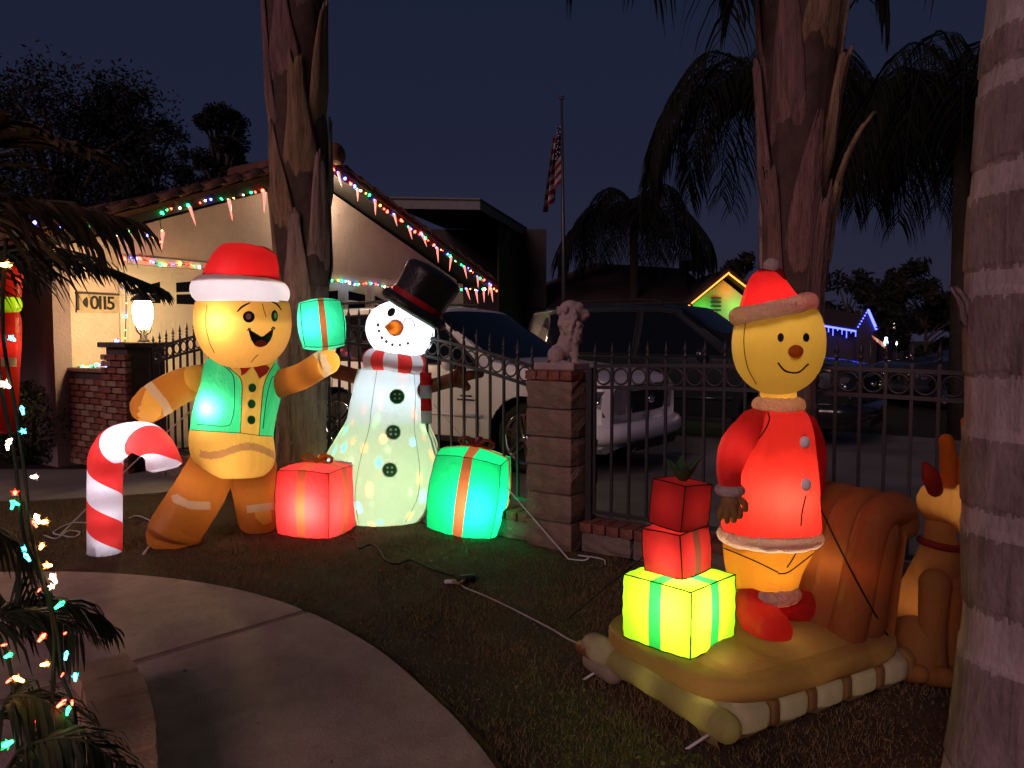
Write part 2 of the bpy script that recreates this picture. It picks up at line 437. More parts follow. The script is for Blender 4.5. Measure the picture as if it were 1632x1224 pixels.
clump = .5 + .5 * np.sin(ed_i * 1.9) * np.sin(ed_i * .7 + 1); ex = ex + on * (.006 + .03 * rs.rand(9000)[:, None])
gx = np.concatenate([gx, ex[:, 0]]); gy = np.concatenate([gy, ex[:, 1]])
hh = np.concatenate([hh, .018 + .03 * rs.rand(9000) * clump]); an = rs.rand(len(gx)) * 2 * pi
le = np.concatenate([le, -on * (.015 + .05 * rs.rand(9000)[:, None] * clump[:, None]) + (rs.rand(9000, 2) - .5) * .03]); w = np.concatenate([w, .0013 + .0018 * rs.rand(9000)]); nb = len(gx)
V = np.zeros((nb, 3, 3)); V[:, 0] = np.stack([gx - w * np.cos(an), gy - w * np.sin(an), np.zeros(nb)], 1)
V[:, 1] = np.stack([gx + w * np.cos(an), gy + w * np.sin(an), np.zeros(nb)], 1); V[:, 2] = np.stack([gx + le[:, 0], gy + le[:, 1], hh], 1)
me = bpy.data.meshes.new('grass'); me.vertices.add(nb * 3); me.loops.add(nb * 3); me.polygons.add(nb)
me.vertices.foreach_set('co', V.ravel()); me.loops.foreach_set('vertex_index', np.arange(nb * 3)); me.polygons.foreach_set('loop_start', np.arange(nb) * 3)
me.update(); me.validate()
me.materials.append(mat('grass blades', (0.13, 0.115, 0.04), 0.8, 0.4, 1.6, col2=(0.19, 0.115, 0.06)))
lv, lf = [], []
for k in range(420):                                            # fallen leaf bits
    yy_ = 2.2 + 4.6 * rs.rand(); xx_ = (rs.rand() - .5) * 1.35 * yy_
    if np.dot(np.array([xx_, yy_]) - LION[:2], N[:2]) > -.15: continue
    wk = bool(in_walk(np.array([xx_]), np.array([yy_]))[0])
    if wk and rs.rand() > .25: continue
    z_ = (.034 if wk else .014) + .006 * rs.rand(); a_ = rs.rand() * 6.28; s_ = .006 + .016 * rs.rand() ** 2; e1_ = np.array([math.cos(a_), math.sin(a_), .3 * (rs.rand() - .5)]) * s_; e2_ = np.array([-math.sin(a_), math.cos(a_), .5 * (rs.rand() - .3)]) * s_ * .45
    o_ = len(lv); p_ = np.array([xx_, yy_, z_]); lv += [p_ - e1_, p_ + e2_, p_ + e1_, p_ - e2_]; lf += [(o_, o_ + 1, o_ + 2), (o_, o_ + 2, o_ + 3)]
lt_ = link('leaf_litter', mesh('leaf_litter', np.array(lv), lf, mat('dry leaf', (.30, .20, .11), .9, .5, 30), False)); lt_['kind'] = 'stuff'; lt_['label'] = 'scattered dry leaf bits on the lawn and walk'
go = link('grass', me); go['kind'] = 'stuff'; go['label'] = 'short dormant lawn grass around the blown-up figures'

# ================================================================== GARAGE HOUSE
KW = 11.67
def YW(px): return KW / (0.688 - (px - CX) / F)
WA = np.array([(115 - CX) / F * YW(115), YW(115), 0])
def H(s, z, off=0.0): return WA + N * s + U * off + Z * z        # garage wall: s along it, off out of it
def HP(px, py, off=0.0):                                          # (s, z) where a photo point meets that plane
    d = ray(px, py); t = np.dot(WA + U * off - CAM, U) / np.dot(d, U); p = CAM + d * t
    return float(np.dot(p - WA, N)), float(p[2])
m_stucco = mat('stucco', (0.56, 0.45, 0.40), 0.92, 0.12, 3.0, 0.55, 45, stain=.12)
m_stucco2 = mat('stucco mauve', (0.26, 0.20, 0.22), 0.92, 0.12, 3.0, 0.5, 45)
m_door = mat('door paint', (0.70, 0.64, 0.57), 0.55, 0.08, 4.0, 0.05, 40)
m_fascia = mat('fascia boards', (0.05, 0.045, 0.042), 0.7, 0.3, 6)
m_tile = mat('clay tile', (0.16, 0.075, 0.045), 0.85, 0.45, 5, 0.3, 40)
m_trim = mat('pale trim', (0.55, 0.5, 0.44), 0.7, 0.1)
m_black = mat('black panes', (0.006, 0.006, 0.008), 0.15, 0.1, spec=0.5)
OV = 0.42
sp, zp = HP(527, 270, OV); sr, zr = HP(792, 464, OV); slp = (zp - zr) / (sr - sp); sl = sp - (sr - sp)
house = thing('garage_house', 'stucco house with a gabled garage behind the iron fence', 'house', H(4, 0))
s_end, _ = HP(728, 460, 0); dS0, dS1, dZ = 0.70, 5.75, HP(205, 416, 0)[1] - 0.03
top = lambda s: zp - 0.10 - slp * abs(s - sp)
# wall with the door opening left open
wallpieces = [prism([H(0, -0.05), H(dS0, -0.05), H(dS0, top(dS0)), H(0, top(0))], -U * 0.2),
              prism([H(dS0, dZ), H(dS1, dZ), H(dS1, top(dS1)), H(sp, top(sp)), H(dS0, top(dS0))], -U * 0.2),
              prism([H(dS1, -0.05), H(s_end, -0.05), H(s_end, top(s_end)), H(dS1, top(dS1))], -U * 0.2)]
part('wall', join(*wallpieces), m_stucco, house, smooth=False)
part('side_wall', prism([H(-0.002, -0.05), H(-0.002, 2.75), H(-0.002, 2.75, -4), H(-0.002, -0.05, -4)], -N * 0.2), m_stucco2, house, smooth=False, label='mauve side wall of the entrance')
part('side_wall', prism([H(s_end + .002, -0.05), H(s_end + .002, 2.6), H(s_end + .002, 2.6, -7), H(s_end + .002, -0.05, -7)], N * 0.2), m_stucco, house, smooth=False)
back = H(-0.25, 0, -2.2)
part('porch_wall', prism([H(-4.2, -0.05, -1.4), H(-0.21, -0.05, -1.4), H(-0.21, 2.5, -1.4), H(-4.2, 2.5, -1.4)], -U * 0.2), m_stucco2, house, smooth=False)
# garage door: four rows of raised panels
gd = part('garage_door', prism([H(dS0, 0, -0.12), H(dS1, 0, -0.12), H(dS1, dZ, -0.12), H(dS0, dZ, -0.12)], -U * 0.05), m_door, house, smooth=False)
ncol = 8; cw = (dS1 - dS0) / ncol; rh = dZ / 4
for i in range(ncol):
    for j in range(4):
        c = H(dS0 + cw * (i + .5), rh * (j + .5), -0.112)
        s = cw * 0.36; h = rh * 0.33; f = 0.05
        fr = [box(c + N * s, (0.014, f, 2 * h + f), U, N, Z), box(c - N * s, (0.014, f, 2 * h + f), U, N, Z),
              box(c + Z * h, (0.012, 2 * s - f, f), U, N, Z), box(c - Z * h, (0.012, 2 * s - f, f), U, N, Z)]
        if j == 3:
            pn = part('window', join(*fr), m_door, house, smooth=False)
            lo, hi = -h + f / 2, h - f / 2; q = i % 4
            g = lambda a: lo + 0.15 * (hi - lo) + (hi - lo) * 0.8 * math.sin(pi * (0.12 + 0.76 * a / 4) )
            P0 = [c + N * (-s + f / 2) + Z * lo, c + N * (s - f / 2) + Z * lo, c + N * (s - f / 2) + Z * g(q + 1), c + N * (-s + f / 2) + Z * g(q)]
            part('pane', prism(P0, -U * 0.006), m_black, pn, smooth=False)
            mid = [(P0[0] + P0[1]) / 2, (P0[2] + P0[3]) / 2]
            part('muntin', tube([P0[0] * .5 + P0[3] * .5 + U * .004, P0[1] * .5 + P0[2] * .5 + U * .004], 0.018, 6), m_door, pn)
        else:
            part('panel', join(*fr, box(c, (0.010, 2 * s - f, 2 * h - f), U, N, Z, 0.004)), m_door, house, smooth=False)
for a, b in (((dS0 - .06, 0), (dS0 - .06, dZ + .09)), ((dS1 + .06, 0), (dS1 + .06, dZ + .09))):
    c = (H(*a, .01) + H(*b, .01)) / 2; part('door_trim', box(c, (0.05, .11, dZ + .09), U, N, Z), m_trim, house, smooth=False)
part('door_trim', box(H((dS0 + dS1) / 2, dZ + .045, .012), (0.05, dS1 - dS0 - .02, .10), U, N, Z), m_trim, house, smooth=False)
# roof: two slopes, fascia, soffit and a row of barrel tiles down each rake
def RF(s, off, dz=0): return H(s, zp - slp * abs(s - sp) + dz, off)
for sgn, se in ((1, sr), (-1, sl)):
    rp_ = part('roof', join(prism([RF(sp, OV + .02, .14), RF(se, OV + .02, .14), RF(se, -9, .14), RF(sp, -9, .14)], -Z * 0.06)), m_tile, house, smooth=False)
    part('fascia', prism([RF(sp, OV, -.04), RF(se, OV, -.04), RF(se, OV, .075), RF(sp, OV, .075)], -U * 0.04), m_fascia, house, smooth=False)
    part('soffit', prism([RF(sp, OV - .045, .0), RF(se, OV - .045, .0), RF(se, -.2, .0), RF(sp, -.2, .0)], Z * 0.02), m_fascia, house, smooth=False)
    D = norm(RF(se, 0) - RF(sp, 0)); Lr = np.linalg.norm(RF(se, 0) - RF(sp, 0)); nt_ = 14
    up = norm(np.cross(D, U)); up = up if up[2] > 0 else -up
    tl = Lr / nt_
    pr = [(-.11 + .22 * k / 8, .085 * math.sin(pi * k / 8)) for k in range(9)]
    o0 = np.array([0, 0, 0.])
    ring = [np.array([0, 0, 0]) for _ in range(0)]
    Vt = []; 
    for a, sc in ((0.0, 1.0), (tl * 1.08, 0.86)):
        for x, y in pr: Vt.append(D * a + U * x * sc + up * (y * sc + (0.035 if a == 0 else 0.0)))
    n9 = 9; Ft = [(k, k + 1, n9 + k + 1, n9 + k) for k in range(8)] + [tuple(range(9))[::-1], tuple(range(9, 18)), (0, 9, 17, 8)]
    tm = mesh('roof_tile', np.array(Vt), Ft, m_tile)
    for col, off in enumerate((OV - 0.05, OV - 0.29, OV - 0.53)):
        for k in range(nt_):
            p = RF(sp, off, .15) + D * tl * k + D * 0.05 * math.sin(3 * k + col) * .4
            link('roof_tile', tm, rp_, np.array(p) - rootloc(rp_))
    part('rafter_tail', box(RF(se, OV - .5, -.03) - D * .25, (1.0, .09, .12), U, D), m_fascia, house, smooth=False)
part('ridge_tile', tube([RF(sp, OV + .1, .2), RF(sp, -2, .2)], [.14, .14], 14), m_tile, house)
part('ridge_tile', tube([RF(sp, OV + .16, .22), RF(sp, OV - .2, .2)], [.17, .13], 14), m_tile, house)
# entrance eave, left of the garage
part('roof', prism([H(sl - .4, zr - .1, .35), H(-5.5, zr - .1, .35), H(-5.5, zr + 1.2, -4), H(sl - .4, zr + 1.2, -4)], Z * 0.1), m_tile, house, smooth=False)
part('fascia', prism([H(sl - .4, zr - .16, .36), H(-5.5, zr - .16, .36), H(-5.5, zr + .03, .36), H(sl - .4, zr + .03, .36)], -U * .04), m_fascia, house, smooth=False)
# barrel end of the eave tiles by the light string
m_plq = mat('plaque', (0.42, 0.33, 0.22), 0.6, 0.3, 12, 0.1, 60)
m_ink = mat('black paint', (0.008, 0.008, 0.008), 0.6, 0.1)
q0 = HP(122, 468); q1 = HP(193, 497)
pl = thing('address_plaque', 'framed house number plaque reading 0115 on the lit wall', 'number plaque', H((q0[0] + q1[0]) / 2, q1[1], 0.02))
cs, cz = (q0[0] + q1[0]) / 2, (q0[1] + q1[1]) / 2; ps, pz = (q1[0] - q0[0]), (HP(122, 468)[1] - HP(122, 497)[1]) * 1.02
part('backing', box(H(cs, cz, .012), (.02, ps, pz), U, N, Z, .003), m_plq, pl, smooth=False)
for sg in (-1, 1):
    part('frame', box(H(cs, cz + sg * pz / 2, .018), (.034, ps + .04, .025), U, N, Z), m_fascia if sg > 0 else m_plq, pl, smooth=False)
    part('frame', box(H(cs + sg * ps / 2, cz, .018), (.034, .025, pz - .026), U, N, Z), m_fascia if sg < 0 else m_plq, pl, smooth=False)
for k_, ch_ in enumerate('0115'):
    cu = bpy.data.curves.new('number', 'FONT'); cu.body = ch_; cu.size = pz * 1.02; cu.extrude = 0.004; cu.align_x = 'CENTER'; cu.offset = 0.004
    fo = bpy.data.objects.new('digit', cu); C.objects.link(fo)
    dm = bpy.data.meshes.new_from_object(fo.evaluated_get(bpy.context.evaluated_depsgraph_get())); bpy.data.objects.remove(fo)
    dm.materials.clear(); dm.materials.append(m_ink)
    o = link('digit', dm, pl); o.rotation_euler = Matrix((N, Z, U)).transposed().to_euler()
    o.location = H(HP((149, 158, 165.5, 175)[k_], 485)[0], cz - pz * .34, .027) - rootloc(pl)
t = np.linspace(-1, 1, 12)
cres = [(-0.045 * (1 - a * a) + 0.02, a * pz * .3) for a in t] + [(0.012 * (1 - a * a) + 0.021, a * pz * .3) for a in t[::-1]]
cc = HP(134, 483)[0]
part('digit', prism([H(cc + a * 1.1, cz + b, .024) for a, b in cres], U * .005), m_ink, pl, smooth=False)

# porch lamp fixture on the gable, hidden behind the palm: its light fills the gable
ws, wz = HP(497, 300, .1)
wl = thing('wall_lamp', 'small wall lamp high on the gable behind the palm trunk', 'lamp', H(ws, wz, 0))
part('bracket', box(H(ws, wz, .03), (.06, .1, .12), U, N, Z, .01), m_fascia, wl)
part('arm', tube([H(ws, wz, .05), H(ws, wz + .04, .14)], .015, 8), m_fascia, wl)
part('shade', lathe([(.02, .03), (.06, 0), (.075, -.07)], H(ws, wz + .04, .16), 16, cap=False), m_fascia, wl)
part('bulb', ellipsoid(H(ws, wz - .0, .16), (.03, .03, .04), 12, 8), emit('warm bulb', (1, .8, .5), 15), wl)
lamp('wall_lamp_light', H(ws, wz - .1, .28), 75, (1, .74, .50), wl, .04)

# ================================================================== STRINGS OF LIGHTS ON THE HOUSE
BC = {'red': (1, .06, .03), 'green': (.02, .9, .22), 'blue': (.08, .10, 1), 'amber': (1, .45, .08), 'white': (1, .7, .5), 'cyan': (.05, .75, .8)}
BM = {k: emit('bulb ' + k, v, {'blue': 20, 'green': 13}.get(k, 15)) for k, v in BC.items()}
m_wire = mat('green wire', (0.01, 0.02, 0.01), 0.7)
m_white = mat('white cord', (0.6, 0.58, 0.6), 0.6, 0.1)
bulb_me = {}
for k in BC:
    V, Fc = lathe([(.004, -.02), (.009, -.016), (.009, -.008), (.016, 0), (.019, .012), (.014, .026), (.004, .034)], (0, 0, 0), 8)
    bulb_me[k] = mesh('bulb', V, Fc, BM[k])
ic_me = []
V, Fc = lathe([(.024, 0), (.021, -.05), (.015, -.13), (.008, -.21), (.002, -.27)], (0, 0, 0), 7)
ic_me = mesh('icicle', V, Fc, emit('icicle red', (1, .26, .22), 1.5))
def light_string(name, label, pts, step, scale=1.0, icicle=0, cols=('red', 'green', 'blue', 'amber', 'red', 'blue', 'green', 'white'), sag=0.02, wire_r=.005, group='strings of coloured bulbs on the house'):
    P = spath(pts, 60); L = np.concatenate([[0], np.cumsum(np.linalg.norm(np.diff(P, axis=0), axis=1))])
    root = thing(name, label, 'light string', P[0], group); loc = rootloc(root)
    wob = P.copy(); wob[:, 2] += sag * np.sin(L * 9)
    part('wire', tube(wob, wire_r, 5), m_wire, root)
    n = int(L[-1] / step)
    for i in range(n):
        l = (i + .5 + .9 * (random.random() - .5)) * step
        p = np.array([np.interp(l, L, wob[:, a]) for a in range(3)])
        o = link('bulb', bulb_me[cols[(i * 5 + random.randint(0, 1)) % len(cols)]], root, p - loc + np.array([0, 0, .005]),
                 (random.uniform(-2.6, 2.6), random.uniform(-1, 1), 0), (scale * random.choice((.55, .7, .85, 1.0, 1.25)),) * 3)
        if icicle and i % icicle == 1:
            link('icicle', ic_me, root, p - loc + U * .02, (random.uniform(-.3, .3), random.uniform(-.25, .25), random.random() * 6), (1, 1, random.uniform(.75, 1.1)))
    return root
fo_ = OV + .03
light_string('light_string', 'coloured bulbs and red icicles along the right slope of the gable', [RF(sp, fo_, -.0), RF((sp + sr) / 2, fo_, -.02), RF(sr, fo_, 0)], .105, 1.0, 4)
s2, z2 = HP(272, 335, fo_)
light_string('light_string', 'coloured bulbs and red icicles along the left slope of the gable', [RF(sp, fo_, -.05), RF((sp + s2) / 2, fo_, -.06), H(s2, z2, fo_), H(*HP(258, 372, fo_), fo_), H(*HP(256, 388, fo_), fo_)], .12, 1.1, 5)
light_string('light_string', 'coloured bulbs along the top edge of the garage door', [H(*HP(196, 412, .06), .06), H(*HP(330, 428, .06), .06), H(*HP(470, 442, .06), .06), H(*HP(640, 459, .06), .06)], .075, .8)
light_string('light_string', 'short row of bulbs under the right end of the gable', [H(*HP(735, 462, fo_), fo_), H(*HP(790, 461, fo_), fo_)], .12, 1.0, 2)
light_string('light_string', 'coloured bulbs along the eave above the entrance', [H(*HP(0, 352, .4), .4), H(*HP(60, 358, .4), .4), H(*HP(150, 368, .4), .4), H(*HP(212, 372, .4), .4), H(*HP(252, 382, .4), .4)], .065, 1.05)
light_string('light_string', 'few small bulbs down the left door jamb', [H(*HP(196, 415, .08), .08), H(*HP(201, 480, .08), .08), H(*HP(199, 560, .08), .08)], .14, .6)

# ================================================================== CARPORT
m_cp = mat('carport fascia', (0.22, 0.22, 0.21), 0.7, 0.2); m_cw = mat('dark board wall', (0.055, 0.048, 0.045), 0.85, 0.3, 5, stretch=(8, 8, .4))
a, b, c = W(600, 311, 16.8), W(765, 318, 17), W(840, 364, 21.4); zt = b[2]; a[2] = c[2] = zt; d = a + (c - b)
cp = thing('carport', 'flat roofed carport with pale fascia behind the garage', 'carport', ((b + c) / 2 * [1, 1, 0]))
part('roof', prism([a, b, c, d], -Z * .04), m_cw, cp, smooth=False)
for p, q in ((a, b), (b, c)):
    part('fascia', prism([p + Z * .03, q + Z * .03, q - Z * .22, p - Z * .22], norm(np.cross(Z, q - p)) * .05), m_cp, cp, smooth=False)
wdir = norm(c - b); k0 = b + wdir * 2.0
wn = norm(np.cross(wdir, Z))
for i in range(9):
    p = k0 + wdir * (i * .26); part('board', box([p[0] - .1, p[1], zt / 2 - .13], (.245, .04, zt - .22), wdir, wn), m_cw, cp, smooth=False)
part('post', box([c[0] - .05, c[1] - .05, zt / 2 - .1], (.12, .12, zt - .2)), m_cw, cp, smooth=False)
part('back_wall', box([(a[0] + d[0]) / 2 + 1.0, d[1] - .1, zt / 2 - .04], (4.6, .1, zt - .06)), m_cw, cp, smooth=False)

# ================================================================== PILLARS, PLINTHS, FENCES
m_block = mat('split block', (0.24, 0.17, 0.13), 0.92, 0.35, 7, 0.8, 50)
m_brick = mat('red brick', (0.25, 0.10, 0.07), 0.9, 0.4, 9, 0.5, 60)
m_brick2 = mat('tan brick', (0.33, 0.22, 0.15), 0.9, 0.35, 9, 0.5, 60)
m_mortar = mat('mortar', (0.10, 0.085, 0.075), 0.95, 0.3, 20, 0.3, 80)
m_iron = mat('painted iron', (0.030, 0.028, 0.032), 0.45, 0.25, 20, 0.1, 90, spec=0.5)
def rough_block(size, seed, amt):
    """a split-face block with a chipped outline"""
    rr = np.random.RandomState(seed); k = 4; V = []; Fc = []
    for ax in range(3):
        for sg in (-1, 1):
            o = len(V)
            for i in range(k + 1):
                for j in range(k + 1):
                    p = np.zeros(3); p[ax] = sg; p[(ax + 1) % 3] = -1 + 2 * i / k; p[(ax + 2) % 3] = -1 + 2 * j / k
                    q = p * .97 ** (np.sum(np.abs(p) > .99) - 1)
                    hsh = math.sin(q[0] * 12.9 + q[1] * 78.2 + q[2] * 37.7 + seed) * 43758.5; e = (hsh - math.floor(hsh)) - .5
                    V.append(q * np.array(size) / 2 + np.sign(q) * (np.abs(q) > .9) * e * amt * np.array([1, 1, .25]))
            for i in range(k):
                for j in range(k):
                    f = (o + i * (k + 1) + j, o + (i + 1) * (k + 1) + j, o + (i + 1) * (k + 1) + j + 1, o + i * (k + 1) + j + 1)
                    Fc.append(f if sg > 0 else f[::-1])
    return np.array(V), Fc
ROTF = (0, 0, math.atan2(U[1], U[0]))
# lion pillar
ptop = W(895, 590, LION[1])[2]
pil = thing('stone_pillar', 'split block gate pillar with brick cap under the lion', 'pillar', LION)
PWd = 0.385; hcap = 0.065; nc = 6; ch = (ptop - hcap) / nc
part('core', box(LION + Z * (ptop / 2 - .01), (PWd - .05, PWd - .05, ptop - .03), U, N), m_mortar, pil, smooth=False)
for k in range(nc):
    V, Fc = rough_block((PWd, PWd, ch - .004), 3 + k, .016); o = link('block', mesh('block', V, Fc, m_block, False), pil, Z * (k + .5) * ch, ROTF)
bV, bF = rough_block((.092, .2, hcap), 40, .006); cb = mesh('brick', bV, bF, m_brick, False)
for k in range(4):
    for j in (-1, 1):
        link('brick', cb, pil, Z * (ptop - hcap / 2 + .002) + U * (k - 1.5) * .098 + N * j * .102, ROTF)
# lantern pillar, brick faced
LT = px_fence(226) - .12; LP = FN(LT); ltop = W(215, 545, LP[1])[2]
lpil = thing('brick_pillar', 'brick pillar carrying the lit lantern at the gate', 'pillar', LP)
part('core', box(LP + Z * (ltop / 2 - .02), (.44, .44, ltop - .04), U, N), m_mortar, lpil, smooth=False)
b1V, b1F = rough_block((.205, .07, .06), 50, .006); bme = [mesh('brick', b1V, b1F, mm_, False) for mm_ in (m_brick, m_brick2)]
def brick_face(root, origin, dirv, nout, width, z0, z1, rows_h=.074, bl=.222):
    n = int((z1 - z0) / rows_h); rl = rootloc(root); ang = math.atan2(dirv[1], dirv[0])
    for k in range(n):
        x = -(bl / 2 if k % 2 else 0)
        while x < width - .02:
            a0, a1 = max(x, 0), min(x + bl - .014, width)
            if a1 - a0 > .04:
                link('brick', bme[random.random() < .35], root, origin + dirv * (a0 + a1) / 2 + nout * random.uniform(-.004, .004) + Z * (z0 + (k + .5) * rows_h) - rl, (0, 0, ang), ((a1 - a0) / .205, 1, 1))
            x += bl
brick_face(lpil, LP - U * .26 - N * .235, U, -N, .52, .0, ltop - .06)
brick_face(lpil, LP - N * .2 - U * .235, N, -U, .42, .0, ltop - .06)
part('cap', box(LP + Z * (ltop - .03), (.58, .58, .06), U, N, Z, .01), m_mortar, lpil, smooth=False)
# low brick wall left of it
BW = LP - N * .10 - U * .27; bz = W(145, 585, BW[1] + .6)[2]
bwl = thing('brick_wall', 'low brick garden wall left of the lantern pillar', 'wall', BW - U * 1.4)
part('core', box(BW - U * 1.4 + Z * (bz / 2 - .03), (2.75, .16, bz - .06), U, N), m_mortar, bwl, smooth=False)
brick_face(bwl, BW - U * 2.8 - N * .085, U, -N, 2.78, .0, bz - .05)
part('cap', box(BW - U * 1.4 + Z * (bz - .02), (2.84, .26, .05), U, N, Z, .01), m_brick2, bwl, smooth=False)
light_string('light_string', 'coloured bulbs lying along the top of the low brick wall', [BW - U * 2.6 + Z * (bz + .03), BW - U * 1.2 + Z * (bz + .02), BW - U * .2 + Z * (bz + .03), LP - U * .26 - N * .1 + Z * (ltop - .1), LP + Z * (ltop + .02) - N * .2], .085, .95, group='strings of coloured bulbs on the garden walls')
# plinths under the fence
m_plinth = mat('plinth block', (0.20, 0.16, 0.13), 0.92, 0.35, 6, 0.5, 50)
def plinth(t0, t1, ztop, label):
    root = thing('fence_plinth', label, 'low wall', FN((t0 + t1) / 2), 'low walls under the fence')
    n = max(1, round((t1 - t0) / .4)); L = (t1 - t0) / n; rl = rootloc(root)
    V, Fc = rough_block((L - .006, .2, ztop - .075), 60, .012); me_ = mesh('block', V, Fc, m_plinth, False)
    for k in range(n): link('block', me_, root, FN(t0 + (k + .5) * L, 0, (ztop - .075) / 2) - rl, ROTF)
    nbk = int((t1 - t0) / .105); V, Fc = rough_block((.096, .24, .065), 61, .006); me_ = mesh('brick', V, Fc, m_brick, False)
    for k in range(nbk): link('brick', me_, root, FN(t0 + (k + .5) * (t1 - t0) / nbk, .005, ztop - .037) - rl, ROTF)
plinth(.21, 4.2, .215, 'low block wall with brick course right of the lion pillar')
plinth(LT + .3, -.21, .215, 'low block wall with brick course left of the lion pillar')
# iron fence panels
def finial(): return lathe([(.008, 0), (.008, .012), (.017, .022), (.008, .034), (.006, .04), (.0165, .052), (.010, .075), (.001, .125)], (0, 0, 0), 6)
fin_me = mesh('finial', *finial(), m_iron)
ring_me = None
def fence(name, label, t0, t1, step, arch, zb):
    root = thing(name, label, 'fence', FN((t0 + t1) / 2, 0, 0), 'iron fence panels'); rl = rootloc(root)
    n = int(round((t1 - t0) / step)); st = (t1 - t0) / n
    V, Fc = box((0, 0, .5), (.018, .018, 1)); bar = mesh('picket', V, Fc, m_iron, False)
    ang = np.arange(20) * 2 * pi / 20; rr = st / 2 - .012
    rg = mesh('ring', *tube(np.array([[math.cos(a) * rr, 0, math.sin(a) * rr] for a in np.append(ang, [0, ang[1]])]), .0075, 6, 'none'), m_iron)
    for k in range(n + 1):
        t = t0 + k * st; hz = arch(t) + .12
        o = link('picket', bar, root, FN(t, 0, zb - .02) - rl, ROTF, (1, 1, hz - zb + .02))
        f = link('finial', fin_me, root, FN(t, 0, hz) - rl, ROTF)
        if k < n: link('ring', rg, root, FN(t + st / 2, 0, arch(t + st / 2)) - rl, ROTF)
    for dz in (-.075, .075):
        P = [FN(t, 0, arch(t) + dz) for t in np.linspace(t0, t1, 40)]
        V = []; 
        for p in P: V += [p - N * .014 - Z * .012, p + N * .014 - Z * .012, p + N * .014 + Z * .012, p - N * .014 + Z * .012]
        Fc = [(i * 4 + j, i * 4 + (j + 1) % 4, i * 4 + 4 + (j + 1) % 4, i * 4 + 4 + j) for i in range(39) for j in range(4)] + [(3, 2, 1, 0), (156, 157, 158, 159)]
        part('rail', (np.array(V), Fc), m_iron, root, smooth=False)
    part('rail', box((FN(t0, 0, zb) + FN(t1, 0, zb)) / 2, (t1 - t0, .028, .026), U, N), m_iron, root, smooth=False)
    for t in (t0 - .04, t1 + .04):
        part('post', box(FN(t, 0, (arch(t) + .05) / 2 + .1), (.045, .045, arch(t) - .12), U, N), m_iron, root, smooth=False)
fence('iron_gate', 'arched black iron gate with rings between the two pillars', LT + .36, -.26, .130, lambda t: 1.565 - .36 * ((t + 2.95) / 2.75) ** 2, .29)
fence('iron_fence', 'black iron fence with rings right of the lion pillar', .27, 4.4, .135, lambda t: 1.225 + .03 * math.sin(pi * min(max(t / 3, 0), 1)), .27)

# lantern on the brick pillar
ln = thing('lantern', 'lit globe lantern with black cap on the brick pillar', 'lantern', LP + Z * ltop)
lc = W(228, 502, LP[1]); Lz = lambda py: W(228, py, LP[1])[2]; pm = LP[1] / F * .86
base = np.array([LP[0], LP[1], 0]); base[0] = lc[0]
m_lblk = mat('lantern metal', (0.03, 0.025, 0.022), 0.5, 0.2, spec=.5)
gz = (Lz(480) + Lz(524)) / 2
part('base', lathe([(10 * pm, ltop + .0), (10 * pm, ltop + .02), (6 * pm, ltop + .035), (6 * pm, Lz(531)), (4 * pm, Lz(530)), (9 * pm, Lz(524))], (base[0], base[1], 0), 16), m_lblk, ln)
for k in range(6):
    a = k * pi / 3
    part('bracket', tube(spath([np.array([base[0] + math.cos(a) * x * pm, base[1] + math.sin(a) * x * pm, Lz(y)]) for x, y in ((5, 534), (12, 528), (14, 519))], 8), .008, 5), m_lblk, ln)
gm = bpy.data.materials.new('frosted globe'); gm.use_nodes = True
gn = gm.node_tree; gb = gn.nodes['Principled BSDF']; gb.inputs['Base Color'].default_value = (1, .9, .7, 1); gb.inputs['Emission Color'].default_value = (1, .64, .28, 1); gb.inputs['Emission Strength'].default_value = 230.0
part('globe', lathe([(10 * pm, Lz(524)), (15 * pm, Lz(514)), (17.5 * pm, Lz(500)), (17 * pm, Lz(488)), (13 * pm, Lz(479))], (base[0], base[1], 0), 24), gm, ln)
for k in range(8):
    a = k * pi / 4 + .2
    part('rib', tube(spath([np.array([base[0] + math.cos(a) * x * pm, base[1] + math.sin(a) * x * pm, Lz(y)]) for x, y in ((10.3, 524), (15.4, 514), (17.9, 500), (17.4, 488), (13.3, 479))], 10), .006, 5), m_lblk, ln)
part('cap', lathe([(21 * pm, Lz(480)), (20 * pm, Lz(477)), (12 * pm, Lz(470)), (5 * pm, Lz(466)), (6 * pm, Lz(462)), (2 * pm, Lz(460)), (2.5 * pm, Lz(457)), (.5 * pm, Lz(450))], (base[0], base[1], 0), 20), m_lblk, ln)
# ================================================================== LION STATUE
LB = LION + Z * (ptop + .002); pm = LION[1] / F
def LN(px, py, dy=0.0): p = W(px, py, LION[1]); return np.array([p[0], LION[1] + dy, p[2]])
lion = thing('lion_statue', 'seated stone lion statue on top of the block pillar', 'statue', LB)
m_stone = mat('cast stone', (0.42, 0.33, 0.31), 0.85, 0.3, 10, 0.5, 60)
part('plinth', box(LN(895, 585) * [1, 1, 0] + LION * [0, 0, 0] + Z * (ptop + .03) , (.335, .24, .055), U, N, Z, .008), m_stone, lion, smooth=False)
bits = []
def E(px, py, dy, rx, ry, rz, a=0):
    bits.append(ellipsoid(LN(px, py, dy), (rx * pm, ry * pm, rz * pm), 20, 12, Matrix.Rotation(math.radians(a), 3, 'Y')))
E(890, 563, 0, 15, 20, 15); E(886, 566, -.06, 13, 9, 14); E(886, 566, .07, 13, 9, 14)         # haunches
E(905, 545, 0, 16, 17, 32, 18); E(912, 528, 0, 16, 18, 28, 8); E(909, 508, 0, 18, 20, 24); E(904, 494, 0, 13, 17, 14)     # trunk, chest, mane
